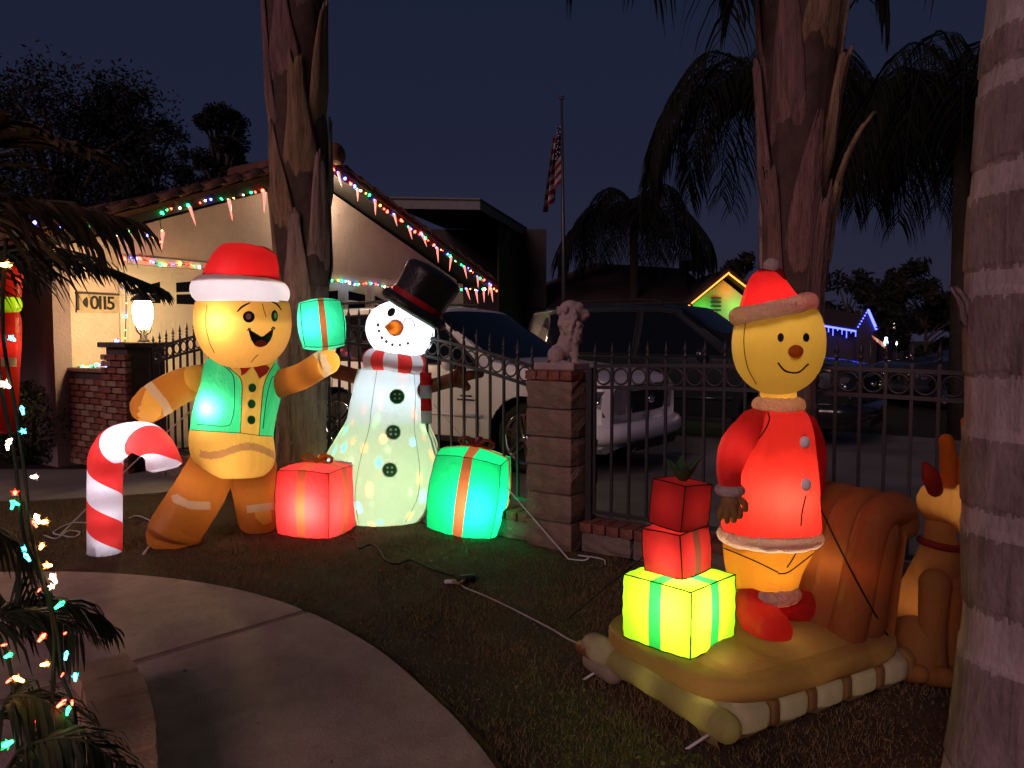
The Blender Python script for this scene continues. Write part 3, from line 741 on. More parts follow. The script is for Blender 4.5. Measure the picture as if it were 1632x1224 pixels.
E(915, 496, 0, 15, 16, 15); E(927, 499, 0, 10, 10, 8); E(932, 503, 0, 9, 9, 6); E(934, 497, 0, 5, 6, 4); E(926, 509, 0, 8, 8, 4)
E(909, 485, -.055, 3.5, 2.5, 4.5); E(909, 485, .055, 3.5, 2.5, 4.5); E(920, 489, 0, 11, 12, 8); E(909, 486, 0, 12, 15, 8)
E(899, 579, -.07, 12, 5, 4.5); E(899, 579, .07, 12, 5, 4.5)
for dy in (-.045, .045):
    bits.append(tube(np.array([LN(917, 530, dy), LN(916, 553, dy), LN(915, 578, dy)]), [8 * pm, 6.2 * pm, 5.5 * pm], 12, 'round')); E(920, 580, dy, 8, 5.5, 4)
for k in range(60):                                   # locks of the mane
    a = rs.rand() * 2 * pi; v = rs.rand()
    px_ = 908 + 20 * math.cos(a) * (1 - .25 * v); dy = 21 * pm * math.sin(a) * (1 - .2 * v); py_ = 486 + 52 * v
    if px_ > 921 and py_ < 512: continue
    bits.append(tube(spath([LN(px_, py_, dy * .92), LN(px_ + 2, py_ + 7, dy * 1.08), LN(px_ + 1 * math.cos(a), py_ + 14, dy * .95)], 6), np.array([1, 3, 3.8, 4, 3.4, 2.4, .6]) * pm, 7, 'flat'))
bits.append(tube(spath([LN(876, 573, .05), LN(870, 580, -.02), LN(882, 582, -.1)], 10), 3 * pm, 8, 'round'))
lb = part('body', join(*bits), m_stone, lion)
rm = lb.modifiers.new('fuse', 'REMESH'); rm.mode = 'VOXEL'; rm.voxel_size = .0075; rm.use_smooth_shade = True
sm = lb.modifiers.new('soft', 'SMOOTH'); sm.factor = .5; sm.iterations = 2

# ================================================================== CARS
def carpaint(name, col, rough=.25):
    m = bpy.data.materials.new(name); m.use_nodes = True; b = m.node_tree.nodes['Principled BSDF']
    b.inputs['Base Color'].default_value = (*col, 1); b.inputs['Roughness'].default_value = rough
    b.inputs['Coat Weight'].default_value = .6; b.inputs['Coat Roughness'].default_value = .08
    MATS[name] = m; return m
m_wpaint = carpaint('white car paint', (.78, .78, .80)); m_dpaint = carpaint('dark green car paint', (.012, .017, .017)); m_gpaint = carpaint('grey car paint', (.05, .052, .06))
m_glass = mat('tinted glass', (0.006, 0.007, 0.010), 0.06, 0.1, spec=0.6)
m_tyre = mat('tyre rubber', (0.012, 0.012, 0.012), 0.85, 0.2, 30); m_chrome = mat('chrome', (0.75, 0.75, 0.77), 0.12, 0.05, metal=1.0)
m_plast = mat('black plastic', (0.012, 0.012, 0.013), 0.6, 0.2)
m_lens = mat('lamp lens', (0.45, 0.45, 0.47), 0.08, 0.15, 30, metal=.85)
def suv(name, label, origin, fwd, paint, L=5.15, Wd=2.0, Ht=1.92, z0=0.0, detail=True, scale=1.0, res=(230, 46)):
    """origin: ground point under the middle of the front bumper; fwd: heading. Station x runs 0 (front) to L (rear)"""
    fw = norm(fwd); sd = norm(np.cross(fw, Z))           # sd = car's right-hand side
    root = thing(name, label, 'car', origin)
    hw = Wd / 2
    ck = lambda xs, ys: (lambda x: float(np.interp(x, xs, ys)))
    zt = ck([0, .10, .35, 1.30, 1.50, 2.42, 2.75, 3.5, 4.6, 4.95, 5.12, L], [.98, 1.06, 1.12, 1.22, 1.255, Ht - .06, Ht - .015, Ht, Ht - .02, Ht - .07, 1.5, 1.2])
    zs = ck([0, .3, 1.3, 5, L], [.96, 1.06, 1.16, 1.20, 1.12])                        # shoulder line
    wb = ck([0, .08, .30, .8, 4.6, 5.0, L], [.80, .90, .965, 1.0, 1.0, .96, .86])      # plan taper
    zb = ck([0, .12, .6, 4.5, L], [.34, .27, .26, .28, .42])
    nx, nj = res; xs = np.linspace(0, L, nx + 1); V = []
    for x in xs:
        T, S, w_, B = zt(x), min(zs(x), zt(x) - .01), wb(x) * hw, zb(x)
        wt = w_ * (.93 if T - S < .1 else max(.70, .93 - .20 * (T - S) / .72))
        prof = []
        for k in range(nj + 1):
            v = k / nj
            if v < .10: q = v / .10; p = (w_ * (.80 + .17 * q), B + .10 * (S - B) * q)
            elif v < .50: q = (v - .10) / .40; p = (w_ * (.97 + .03 * math.sin(pi * q * .9)), B + (S - B) * (.10 + .90 * q))
            elif v < .80: q = (v - .50) / .30; p = (w_ * .978 + (wt - w_ * .978) * q ** 1.05, S + (T - .05 * min(1, (T - S) / .3) - S) * q)
            else: q = (v - .80) / .20; zz = T - .05 * min(1, (T - S) / .3); p = (wt * math.cos(q * pi / 2) ** .55 if q < 1 else 0, zz + (T - zz) * math.sin(q * pi / 2) ** .8 + .02 * q)
            prof.append(p)
        for (y, z) in prof: V.append((x, y, z))
        for (y, z) in prof[::-1][1:]: V.append((x, -y, z))
    nr = 2 * nj + 1; V = np.array(V)
    Fc = [(i * nr + j, i * nr + j + 1, (i + 1) * nr + j + 1, (i + 1) * nr + j) for i in range(nx) for j in range(nr - 1)]
    Fc += [tuple(range(nr)), tuple(range(nx * nr, (nx + 1) * nr))[::-1]]
    ce = fcent(V, Fc); X, Yc, Zc = ce[:, 0], ce[:, 1], ce[:, 2]
    wx1, wx2, wr = .98, .98 + 2.95, .40
    arch = ((X - wx1) ** 2 + (Zc - .40) ** 2 < .475 ** 2) | ((X - wx2) ** 2 + (Zc - .40) ** 2 < .475 ** 2)
    arch &= np.abs(Yc) > hw * .72
    topz = np.array([zt(x) for x in X]); shz = np.array([min(zs(x), zt(x) - .01) for x in X])
    sidew = (Zc > shz + .035) & (Zc < topz - .11) & (np.abs(Yc) > .5)
    apl = 1.62 + (Zc - 1.25) / (Ht - 1.25) * .98           # A pillar leading edge
    win1 = sidew & (X > apl + .10) & (X < 2.98); win2 = sidew & (X > 3.07) & (X < 4.0); win3 = sidew & (X > 4.12) & (X < 4.86 - .35 * (Zc - 1.3))
    wind = (X > 1.47) & (X < 2.38) & (np.abs(Yc) < .80) & (Zc > topz - .07)
    rear = (X > L - .16) & (Zc > 1.28) & (np.abs(Yc) < .8)
    key = np.zeros(len(Fc), int); key[win1] = 2; key[win2] = 3; key[win3] = 4; key[wind] = 5; key[rear] = 6; key[arch] = 1
    w2 = lambda P: np.asarray(origin) + Z * z0 + scale * (np.outer(-P[:, 0], fw) + np.outer(P[:, 1], sd) + np.outer(P[:, 2], Z))
    VW = w2(V)
    part('body', submesh(VW, Fc, key == 0), paint, root)
    for k, nm in ((2, 'window'), (3, 'window'), (4, 'window'), (5, 'windshield'), (6, 'rear_window')):
        for sel in (((key == k) & (Yc > 0), (key == k) & (Yc < 0)) if k < 5 else ((key == k),)):
            if sel.any(): part(nm, submesh(VW, Fc, sel), m_glass, root)
    for sg in (1, -1):                                        # black gaskets round the side glass
        def sf(x, z):
            i = int(round(x / L * nx)); col = V[i * nr:(i + 1) * nr]; col = col[(col[:, 1] * sg > .3)]; o_ = np.argsort(col[:, 2])
            return w2(np.array([[x, np.interp(z, col[o_, 2], col[o_, 1]) + sg * .004, z]]))[0]
        zlo = lambda x: min(zs(x), zt(x) - .01) + .035; zhi = lambda x: zt(x) - .11
        xa = lambda z: 1.72 + (z - 1.25) / (Ht - 1.25) * .98
        zb_ = zlo(1.75); zt_a = Ht - .16
        for x0_, x1_ in ((None, 2.98), (3.07, 4.0)):
            lo_ = xa(zb_) if x0_ is None else x0_; hi_ = xa(zt_a) if x0_ is None else x0_
            ring_ = [sf(a, zlo(a)) for a in np.linspace(lo_, x1_, 8)] + [sf(x1_, z) for z in np.linspace(zlo(x1_), zhi(x1_), 6)] + [sf(a, zhi(a)) for a in np.linspace(x1_, hi_, 8)] + [sf(lo_ + (hi_ - lo_) * q, zb_ + (zt_a - zb_) * q) for q in np.linspace(1, 0, 8)]
            part('window_seal', tube(np.array(ring_), .014 * scale, 6, 'none'), m_plast, root)
    for sg in (1, -1):
        for wx in (wx1, wx2):
            c = w2(np.array([[wx, sg * (hw - .30), .40]]))[0]
            part('wheel_well', lathe([(.475 * scale, -.02), (.475 * scale, .31 * scale)], c - sd * 0, 28, sd * sg, cap=False), m_plast, root)
            part('wheel_well', lathe([(.47 * scale, 0), (.46 * scale, .01)], c, 28, sd * sg), m_plast, root)
            cw_ = w2(np.array([[wx, sg * (hw - .255), .40]]))[0]; ax = sd * sg; s_ = scale
            wh = part('wheel', lathe([(.10 * s_, .02), (.27 * s_, .05 * s_), (.285 * s_, .20 * s_), (.27 * s_, .21 * s_)], cw_, 32, ax), m_plast, root)
            part('tyre', lathe([(.275 * s_, 0), (.36 * s_, -.01), (.395 * s_, .03), (.40 * s_, .11 * s_), (.395 * s_, .19 * s_), (.36 * s_, .235 * s_), (.285 * s_, .235 * s_), (.27 * s_, .20 * s_)], cw_, 40, ax), m_tyre, wh)
            part('rim', lathe([(.262 * s_, .19 * s_), (.29 * s_, .225 * s_), (.282 * s_, .24 * s_), (.258 * s_, .215 * s_)], cw_, 40, ax, cap=False), m_chrome, wh)
            e1, e2 = norm(np.cross(ax, Z)), Z
            for k in range(6):
                a = k * pi / 3 + .3; dd = math.cos(a) * e1 + math.sin(a) * e2; tt = -math.sin(a) * e1 + math.cos(a) * e2
                p0, p1 = cw_ + ax * .205 * s_ + dd * .05, cw_ + ax * .215 * s_ + dd * .265 * s_
                part('spoke', join(prism([p0 - tt * .05, p1 - tt * .045, p1 - tt * .012, p0 - tt * .012], ax * .022), prism([p0 + tt * .012, p1 + tt * .012, p1 + tt * .045, p0 + tt * .05], ax * .022)), m_chrome, wh, smooth=False)
            part('hub', lathe([(.06, .19 * s_), (.055, .235 * s_), (.02, .245 * s_)], cw_, 16, ax), m_chrome, wh)
    # front: grille, lamps, bumper openings, laid on the nose
    def nose(y, z): 
        T = zt(0); return w2(np.array([[-.012, y, z]]))[0]
    gpts = [nose(-.36, .69), nose(.36, .69), nose(.50, .95), nose(-.50, .95)]
    part('grille', prism(gpts, fw * .03), m_plast, root, smooth=False)
    for z in (.695, .95): part('grille_bar', tube([nose(-.36 - (z - .69) * .5, z) + fw * .03, nose(.36 + (z - .69) * .5, z) + fw * .03], .012, 6), m_chrome, root)
    part('emblem', ellipsoid(nose(0, .83) + fw * .035, (.06, .06, .05), 14, 8), m_chrome, root)
    part('bumper', tube(spath([w2(np.array([[.45, -hw * .985, .50]]))[0], w2(np.array([[.06, -hw * .90, .50]]))[0], nose(-.4, .5) + fw * .06, nose(.4, .5) + fw * .06, w2(np.array([[.06, hw * .90, .50]]))[0], w2(np.array([[.45, hw * .985, .50]]))[0]], 40), .11 * scale, 14, 'round'), paint, root)
    part('bumper_opening', prism([nose(-.5, .30) + fw * .10, nose(.5, .30) + fw * .10, nose(.55, .40) + fw * .13, nose(-.55, .40) + fw * .13], fw * .02), m_plast, root, smooth=False)
    for sg in (1, -1):
        hl = [w2(np.array([[a, sg * (b + .012), z]]))[0] for a, b, z in ((-.03, .54, .70), (.06, wb(.06) * hw * 1.005, .68), (.50, wb(.50) * hw * 1.012, .74), (.54, wb(.54) * hw * 1.008, .96), (.08, wb(.08) * hw * 1.0, .95), (-.03, .60, .95))]
        ct = np.mean(hl, axis=0) + (sd * sg * .5 + fw * .5) * .16
        Vh = np.vstack([hl, [ct]]); part('headlight', (Vh, [(i, (i + 1) % 6, 6) for i in range(6)]), m_lens, root)
        part('reflector', lathe([(.06, 0), (.035, -.03), (.01, -.035)], ct + fw * .01 + sd * sg * .012, 14, fw + sd * sg * .6), m_chrome, root)
        mp_ = w2(np.array([[1.95, sg * (hw + .13), 1.22]]))[0]
        part('mirror', ellipsoid(mp_, (.075, .075, .09), 16, 10), paint, root)
        part('mirror_arm', tube([mp_, w2(np.array([[1.95, sg * (hw - .02), 1.16]]))[0]], .03, 8), m_plast, root)
        pt = lambda x, z: w2(np.array([[x, sg * (wb(x) * hw * (.985 + .02 * math.sin(pi * .9 * min(max((z - .35) / .8, 0), 1)))) , z]]))[0]
        for x in (1.62, 2.98, 4.02):
            part('door_gap', tube(spath([pt(x, .42), pt(x, .8), pt(x, 1.14)], 8), .006, 4), m_plast, root)
        for x in (2.75, 3.75): part('door_handle', tube([pt(x - .11, 1.02) + sd * sg * .03, pt(x + .11, 1.02) + sd * sg * .03], .016, 8, 'round'), m_chrome if not detail else m_plast, root)
        part('side_moulding', tube(spath([pt(1.55, .62) + sd * sg * .006, pt(2.9, .62) + sd * sg * .006, pt(3.4, .62) + sd * sg * .006], 6), .022, 6), paint, root)
        part('running_board', box(w2(np.array([[2.45, sg * (hw - .06), .33]]))[0], (1.9, .14, .06), fw, sd), m_plast, root, smooth=False)
        part('roof_rail', tube(spath([w2(np.array([[2.75, sg * .62, Ht - .02]]))[0], w2(np.array([[2.95, sg * .62, Ht + .055]]))[0], w2(np.array([[4.3, sg * .62, Ht + .055]]))[0], w2(np.array([[4.5, sg * .62, Ht - .02]]))[0]], 20), .017, 8), m_plast, root)
        if detail:
            for dz in (0, .045): part('badge', box(pt(1.78, .80 + dz) + sd * sg * .006, (.26 - dz * 2, .008, .018), fw, sd), m_chrome, root, smooth=False)
    part('under_body', box(w2(np.array([[L / 2, 0, .40]]))[0], (L - .6, Wd - .5, .26), fw, sd), m_plast, root, smooth=False)
    return root
fc = G(838, 757); fo0 = np.array([fc[0], fc[1], 0]) + U * .98 + N * (1.0 - .03)
suv('white_suv', 'white sport utility vehicle parked behind the iron gate', fo0, U, m_wpaint, res=(440, 90))
d0 = W(1175, 600, 10.9); d0[2] = 0
suv('dark_suv', 'dark sport utility vehicle parked beyond the white one', d0 + U * 1.55 + N * 1.0, U, m_dpaint, Ht=1.97, detail=False, scale=1.04, res=(330, 70))
far = G(1395, 652); suv('parked_car', 'grey car far right beyond the fence by the road', np.array([far[0], far[1], 0]) + N * 1.2, -U * .6 - N * .5, m_gpaint, L=5.15, Ht=1.6, detail=False, scale=.86)

# ================================================================== PALM TRUNKS
m_bark = mat('palm bark', (0.30, 0.225, 0.19), 0.92, 0.45, 3.5, 0.9, 30, col2=(0.14, 0.095, 0.08), stretch=(6, 6, .7), cracks=.5)
m_bark2 = mat('palm bark ringed', (0.46, 0.37, 0.37), 0.92, 0.4, 3.0, 0.45, 20, col2=(0.32, 0.25, 0.25), stretch=(3, 3, 1.6), cracks=.22)
m_boot = [mat('leaf boot pale', (0.40, 0.30, 0.24), 0.88, 0.4, 3, 0.7, 24, col2=(0.24, 0.165, 0.13), stretch=(7, 7, .5), cracks=.6),
          mat('leaf boot red', (0.27, 0.16, 0.135), 0.9, 0.4, 3, 0.7, 24, col2=(0.15, 0.085, 0.075), stretch=(7, 7, .5), cracks=.6),
          mat('leaf boot tan', (0.36, 0.25, 0.14), 0.9, 0.4, 3, 0.7, 24, col2=(0.19, 0.12, 0.07), stretch=(7, 7, .5), cracks=.6)]
m_fib = mat('palm fibre', (0.09, 0.06, 0.045), 0.95, 0.4, 12)
def trunk(cent, rad, z0, z1, nz=150, ns=48, ring=None, amp=.012, seed=0):
    rr = np.random.RandomState(seed); ph = rr.rand(12) * 6.28; V = []
    for i in range(nz + 1):
        z = z0 + (z1 - z0) * i / nz; c = cent(z); R = rad(z)
        for j in range(ns):
            t = j / ns * 2 * pi
            d = amp * (math.sin(7 * t + 2 * z + ph[0]) * .3 + math.sin(3 * t - 3.1 * z + ph[1]) * .5 + math.sin(17 * t + ph[2] + z) * .22 + math.sin(9 * z + 2 * t + ph[3]) * .4)
            if ring: d += ring(z + .02 * math.sin(t + ph[4]) + .008 * math.sin(5 * t + ph[5]))
            V.append((c[0] + (R + d) * math.cos(t), c[1] + (R + d) * math.sin(t), z))
    Fc = [(i * ns + j, i * ns + (j + 1) % ns, (i + 1) * ns + (j + 1) % ns, (i + 1) * ns + j) for i in range(nz) for j in range(ns)]
    return np.array(V), Fc
def boot(cent, rad, phi, z0, h, w0, w1, flare, seed, lift=.012, tilt=0.0):
    """old leaf base: a thick sheath hugging the trunk, narrowing upward to a torn end"""
    rr = np.random.RandomState(seed); a, b = 16, 12; front = []; jag = [1 + .14 * (rr.rand() - .5) for _ in range(b + 1)]
    for i in range(a + 1):
        v = i / a
        for j in range(b + 1):
            u = j / b * 2 - 1; vv = v * jag[j]
            z = z0 + h * vv; wd = w0 + (w1 - w0) * vv ** .7 + .04 * math.sin(6 * vv + seed) ; t = phi + u * wd + tilt * vv
            g = min(1.0, vv * 3.0); R = rad(z) - .022 * (1 - g) + lift * g + flare * vv ** 3 + .012 * (1 - u * u) * g + (.004 * math.sin(7 * u + 3 * vv + seed) + .003 * math.sin(16 * u + seed)) * g
            c = cent(z); front.append((c[0] + R * math.cos(t), c[1] + R * math.sin(t), z, t))
    V = [p[:3] for p in front] + [(p[0] - .016 * math.cos(p[3]), p[1] - .016 * math.sin(p[3]), p[2]) for p in front]
    n = len(front); k = b + 1
    Fc = [(i * k + j, i * k + j + 1, (i + 1) * k + j + 1, (i + 1) * k + j) for i in range(a) for j in range(b)]
    Fc += [tuple(n + x for x in f[::-1]) for f in Fc]
    ed = [i * k for i in range(a + 1)]; er = [i * k + b for i in range(a + 1)]
    Fc += [(ed[i], ed[i + 1], n + ed[i + 1], n + ed[i]) for i in range(a)] + [(er[i + 1], er[i], n + er[i], n + er[i + 1]) for i in range(a)]
    Fc += [(a * k + j, a * k + j + 1, n + a * k + j + 1, n + a * k + j) for j in range(b)] + [(j + 1, j, n + j, n + j + 1) for j in range(b)]
    return np.array(V), Fc
def frond_mesh(P, ln_, nl, droop, rng_, lw=.012, rw=.012, twist=.9):
    """feather leaf: midrib along P with drooping leaflets on both sides"""
    P = spath(P, 24); T = np.gradient(P, axis=0); L = np.linspace(0, 1, len(P)); ms = [tube(P, np.linspace(rw, rw * .25, len(P)), 5)]
    V, Fc = [], []
    for s in (-1, 1):
        for k in range(nl):
            q = (k + .5 + .4 * (rng_.rand() - .5)) / nl
            if q < .10: continue
            p = np.array([np.interp(q, L, P[:, a]) for a in range(3)]); t = norm([np.interp(q, L, T[:, a]) for a in range(3)])
            sd = norm(np.cross(t, Z)) * s; le = ln_ * (math.sin(pi * (.12 + .80 * q)) ** .7) * (.8 + .4 * rng_.rand())
            d = norm(sd * twist + t * (.55 + .3 * rng_.rand()) + Z * (.25 * (rng_.rand() - .3))); wv = norm(np.cross(d, Z + .3 * rng_.randn(3))) * lw * (.7 + .5 * rng_.rand())
            pts = [p, p + d * le * .45 + Z * (-droop * le * .14), p + d * le * .8 - Z * droop * le * .48, p + d * le * .95 - Z * droop * le * .85]
            o = len(V); ws_ = (.6, 1, .7, .08)
            for x, w_ in zip(pts, ws_): V += [x - wv * w_, x + wv * w_]
            Fc += [(o + 2 * i, o + 2 * i + 1, o + 2 * i + 3, o + 2 * i + 2) for i in range(3)]
    return join(ms[0], (np.array(V), Fc))
m_frond = mat('palm leaf', (0.045, 0.055, 0.022), 0.6, 0.4, 5)
m_frondd = mat('dark palm leaf', (0.0085, 0.011, 0.007), 0.8, 0.4, 5, spec=.15)
m_leaf = mat('tree leaves', (0.014, 0.016, 0.011), 0.8, 0.4, 3)
m_wood = mat('bark', (0.05, 0.04, 0.032), 0.9, 0.4, 6, 0.4, 30)

# left palm, between the gingerbread man and the snowman
Yl = 6.75
xl = lambda z: float(np.interp(z, [0, .7, 2.2, 3.4, 4.6], [(px - CX) / F * Yl for px in (474, 478, 487, 481, 477)]))
cl_ = lambda z: (xl(z), Yl); rl_ = lambda z: float(np.interp(z, [0, .3, .7, 1.9, 2.1, 3.0, 4.4, 6], np.array([50, 43, 39, 38, 43, 46, 44, 42]) * Yl / F))
pt1 = thing('palm_tree', 'tall palm trunk with peeling leaf bases between gingerbread man and snowman', 'palm tree', (cl_(0)[0], Yl, 0))
ringf = lambda z: .007 * (abs((z / .17) % 1 - .5) < .09)
part('trunk', trunk(cl_, rl_, 0, 1.95, 120, 64, ringf, .012, 3), m_bark, pt1); part('fibre_core', trunk(cl_, lambda z: rl_(z) - .012, 1.9, 6.2, 160, 48, None, .014, 3), m_fib, pt1)
rr = np.random.RandomState(5)
for k in range(17):
    z = 1.55 + 2.7 * k / 17; phi = -pi / 2 + (k * 2.4) % (2 * pi)
    part('leaf_base', boot(cl_, rl_, phi, z, .85 + .6 * rr.rand(), .82, .08 + .12 * rr.rand(), .01 + .05 * rr.rand() * (k > 9), k, .006 + .008 * rr.rand(), .25 * (rr.rand() - .5)), m_boot[[0, 1, 2][k % 3]], pt1)

# middle palm behind the sleigh figure
Ym = 4.5; xm = lambda z: float(np.interp(z, [0, 1.2, 1.95, 2.6, 3.5, 5], [(px - CX) / F * Ym for px in (1255, 1258, 1259, 1262, 1264, 1266)]))
cm_ = lambda z: (xm(z), Ym); rm_ = lambda z: float(np.interp(z, [0, .3, .9, 1.7, 2.1, 2.7, 3.4, 5], np.array([56, 50, 46, 45, 48, 54, 59, 60]) * Ym / F))
pt2 = thing('palm_tree', 'thick palm trunk with torn leaf bases behind the figure on the sleigh', 'palm tree', (cm_(0)[0], Ym, 0))
part('trunk', trunk(cm_, rm_, 0, 1.5, 90, 64, ringf, .012, 9), m_bark, pt2); part('fibre_core', trunk(cm_, lambda z: rm_(z) - .012, 1.45, 5.2, 160, 48, None, .014, 9), m_fib, pt2)
rr = np.random.RandomState(8)
for k in range(19):
    z = 1.1 + 2.8 * k / 19; phi = -pi / 2 + .5 + (k * 2.4) % (2 * pi)
    part('leaf_base', boot(cm_, rm_, phi, z, .75 + .5 * rr.rand(), .80, .06 + .15 * rr.rand(), .015 + .05 * rr.rand(), 50 + k, .008 + .010 * rr.rand(), .3 * (rr.rand() - .5)), m_boot[[1, 0, 1, 2, 0][k % 5]], pt2)
part('leaf_base', boot(cm_, rm_, -.35, 1.95, .78, .5, .10, .16, 91, .02, 0.1), m_boot[2], pt2)
part('leaf_base', boot(cm_, rm_, -.75, 1.75, .6, .5, .2, .03, 92, .03, .1), m_boot[2], pt2)
rr = np.random.RandomState(21)
for k in range(9):                                     # crown just above the picture, old fronds hanging
    a = k * 2 * pi / 9 + .25; o = np.array([xm(5.0), Ym, 5.0]); dx = np.array([math.cos(a), math.sin(a), 0])
    Lf = 1.25 + .5 * rr.rand()
    part('frond', frond_mesh([o, o + dx * .35 + Z * .25, o + dx * .75 * Lf - Z * .15, o + dx * .85 * Lf - Z * (1.0 + .35 * rr.rand())], .55, 46, 1.3, rr, .011, .02), m_frondd, pt2)
for s, ph in ((-1, 2.6), (1, .35), (1, .05), (-1, 2.95)):             # dead skirt close to the trunk
    o = np.array([xm(4.2) + math.cos(ph) * .26, Ym - .1 + math.sin(ph) * .1, 4.3])
    part('frond', frond_mesh([o, o + np.array([s * .12, -.03, -.25]), o + np.array([s * .17, -.05, -.9 - .15 * rr.rand()])], .26, 40, 1.6, rr, .008, .012), m_frondd, pt2)

# right palm, close to the camera
Yr = 2.35; xr_ = lambda z: float(np.interp(z, [-.1, .6, 1.1, 1.9, 2.6], [(px - CX) / F * Yr for px in (1690, 1694, 1690, 1686, 1704)]))
cr_ = lambda z: (xr_(z), Yr); rr_ = lambda z: float(np.interp(z, [0, .25, .6, 1.6, 3], np.array([152, 136, 130, 130, 128]) * Yr / F))
edges = [.14, .50, .66, .90, .97, 1.20, 1.38, 1.63, 1.70, 1.93, 2.01, 2.24, 2.30, 2.42, 2.62, 2.9, 3.1]
def ring2(z):
    k = np.searchsorted(edges, z)
    return .005 * (k % 2) 
pt3 = thing('palm_tree', 'ringed palm trunk close at the right edge of the picture', 'palm tree', (cr_(0)[0], Yr, 0))
V, Fc = trunk(cr_, rr_, -.02, 3.4, 520, 192, ring2, .008, 14)
zz = fcent(V, Fc)[:, 2]; kk = np.zeros(len(zz), int)
rr = np.random.RandomState(4); tt = np.arange(len(zz)) % 192; aa = np.arange(192) / 192 * 2 * pi; jig = .012 * np.sin(3 * aa) + .008 * np.sin(11 * aa + 1) + .006 * np.sin(29 * aa) + .004 * (rr.rand(192) - .5) + .02 * np.maximum(0, np.sin(41 * aa + 2)) ** 6
band = np.searchsorted(edges, zz + jig[tt] * (np.searchsorted(edges, zz) % 2)) % 2
for pc_ in islands(*submesh(V, Fc, band == 0)):
    if len(pc_[1]) > 60: part('trunk_band', pc_, m_bark2, pt3)
m_ringd = mat('palm scar', (0.30, 0.22, 0.215), 0.95, 0.4, 3, 0.5, 20, col2=(0.17, 0.12, 0.115), stretch=(3, 3, 1.6), cracks=.35)
for pc_ in islands(*submesh(V, Fc, band == 1)):
    if len(pc_[1]) > 60: part('leaf_scar', pc_, m_ringd, pt3)
part('trunk', trunk(cr_, lambda z: rr_(z) - .006, -.02, 3.4, 200, 64, None, .008, 14), m_ringd, pt3)
for z, s in ((1.50, 3),):
    part('leaf_base', boot(cr_, rr_, pi + .22 * (s - 4), z, .16, .09, .02, .035, 70 + s, .012), m_ringd, pt3)

# background palms
def queen_palm(label, crown, trunk_r, n, Lf, seed, droop=1.2, elev=(.2, 1.2)):
    rr = np.random.RandomState(seed); c = np.asarray(crown)
    root = thing('queen_palm', label, 'palm tree', (c[0], c[1], 0), 'palms standing behind the cars')
    part('trunk', tube([np.array([c[0] + .1, c[1], -.05]), np.array([c[0] + .04, c[1], c[2] * .5]), c], [trunk_r * 1.25, trunk_r, trunk_r * .9], 14), m_wood, root)
    for k in range(n):
        a = k * 2.39996 + rr.rand() * .3; e = elev[0] + (elev[1] - elev[0]) * rr.rand(); L = Lf * (.85 + .3 * rr.rand()); dx = np.array([math.cos(a), math.sin(a), 0])
        h = L * math.sin(e)
        P = [c, c + dx * L * .25 * math.cos(e) + Z * h * .42, c + dx * L * .62 * math.cos(e * .7) + Z * h * .55, c + dx * L * .95 * math.cos(e * .6) + Z * (h * .25 - L * .22), c + dx * L * 1.05 * math.cos(e * .6) + Z * (h * .0 - L * .48)]
        part('frond', frond_mesh(P, Lf * .29, 84, droop, rr, .014 * Lf / 2, .024), m_frondd, root)
queen_palm('queen palm with full crown right of the flagpole', W(1010, 365, 22), .13, 26, 2.1, 31)
queen_palm('queen palm half hidden behind the thick middle palm trunk', W(1225, 190, 13.5), .16, 20, 2.2, 33)
queen_palm('dark queen palm drooping behind the right trunk', W(1538, 190, 11.5), .15, 30, 2.1, 36, 1.5, (-.1, .9))

# ================================================================== FAR TREES
def leafy(name, label, base, h, rx, ry, seed, nclump=26, nleaf=150, ls=.12, trunk_h=.3, conif=False, group='dark trees against the dusk sky'):
    rr = np.random.RandomState(seed); root = thing(name, label, 'tree', base, group); base = np.asarray(base)
    tops = []
    part('trunk', tube(spath([base - Z * .05, base + Z * h * trunk_h + [.05, 0, 0], base + Z * h * .8], 10), np.linspace(h * .03, h * .008, 11), 8), m_wood, root)
    V, Fc, lb_ = [], [], []
    for k in range(nclump):
        t = rr.rand(); zc = h * (trunk_h + (1 - trunk_h) * t); w_ = (1 - t) * .9 + .12 if conif else math.sin(pi * (.18 + .74 * t)) ** .7
        a = rr.rand() * 6.28; q = rr.rand() ** .5
        c = base + np.array([rx * w_ * q * math.cos(a), ry * w_ * q * math.sin(a), zc]); cr = (.16 + .14 * rr.rand()) * rx * (1.0 if not conif else .8)
        if k % 3 == 0: lb_.append(tube(spath([base + Z * min(zc * .6, h * .7), (base + Z * zc * .8 + c) / 2, c], 6), np.linspace(h * .010, h * .003, 7), 5))
        d = rr.randn(nleaf, 3); d /= np.linalg.norm(d, axis=1)[:, None]; p = c + d * cr * (.35 + .75 * rr.rand(nleaf, 1)) * [1, 1, .8]
        for x in p:
            e1 = norm(rr.randn(3)) * ls * (.6 + .8 * rr.rand()); e2 = norm(np.cross(e1, rr.randn(3))) * ls * .4; o = len(V)
            V += [x - e1, x + e2, x + e1, x - e2]; Fc.append((o, o + 1, o + 2, o + 3))
    if lb_: part('limb', join(*lb_), m_wood, root)
    part('crown', (np.array(V), Fc), m_leaf, root, smooth=False)
leafy('tree', 'dark upright tree rising over the left roof', [W(350, 250, 24)[0], 24, 0], W(350, 178, 24)[2], 1.15, 1.0, 41, 70, 200, .07, .62)
leafy('tree', 'broad feathery tree mass at the upper left', [W(95, 250, 17)[0], 17, 0], W(95, 135, 17)[2], 3.2, 2.5, 42, 130, 240, .06, .3)
leafy('tree', 'smaller feathery tree beside the broad one upper left', [W(235, 250, 18)[0], 18, 0], W(235, 150, 18)[2], 1.1, 1.2, 43, 40, 180, .055, .4)
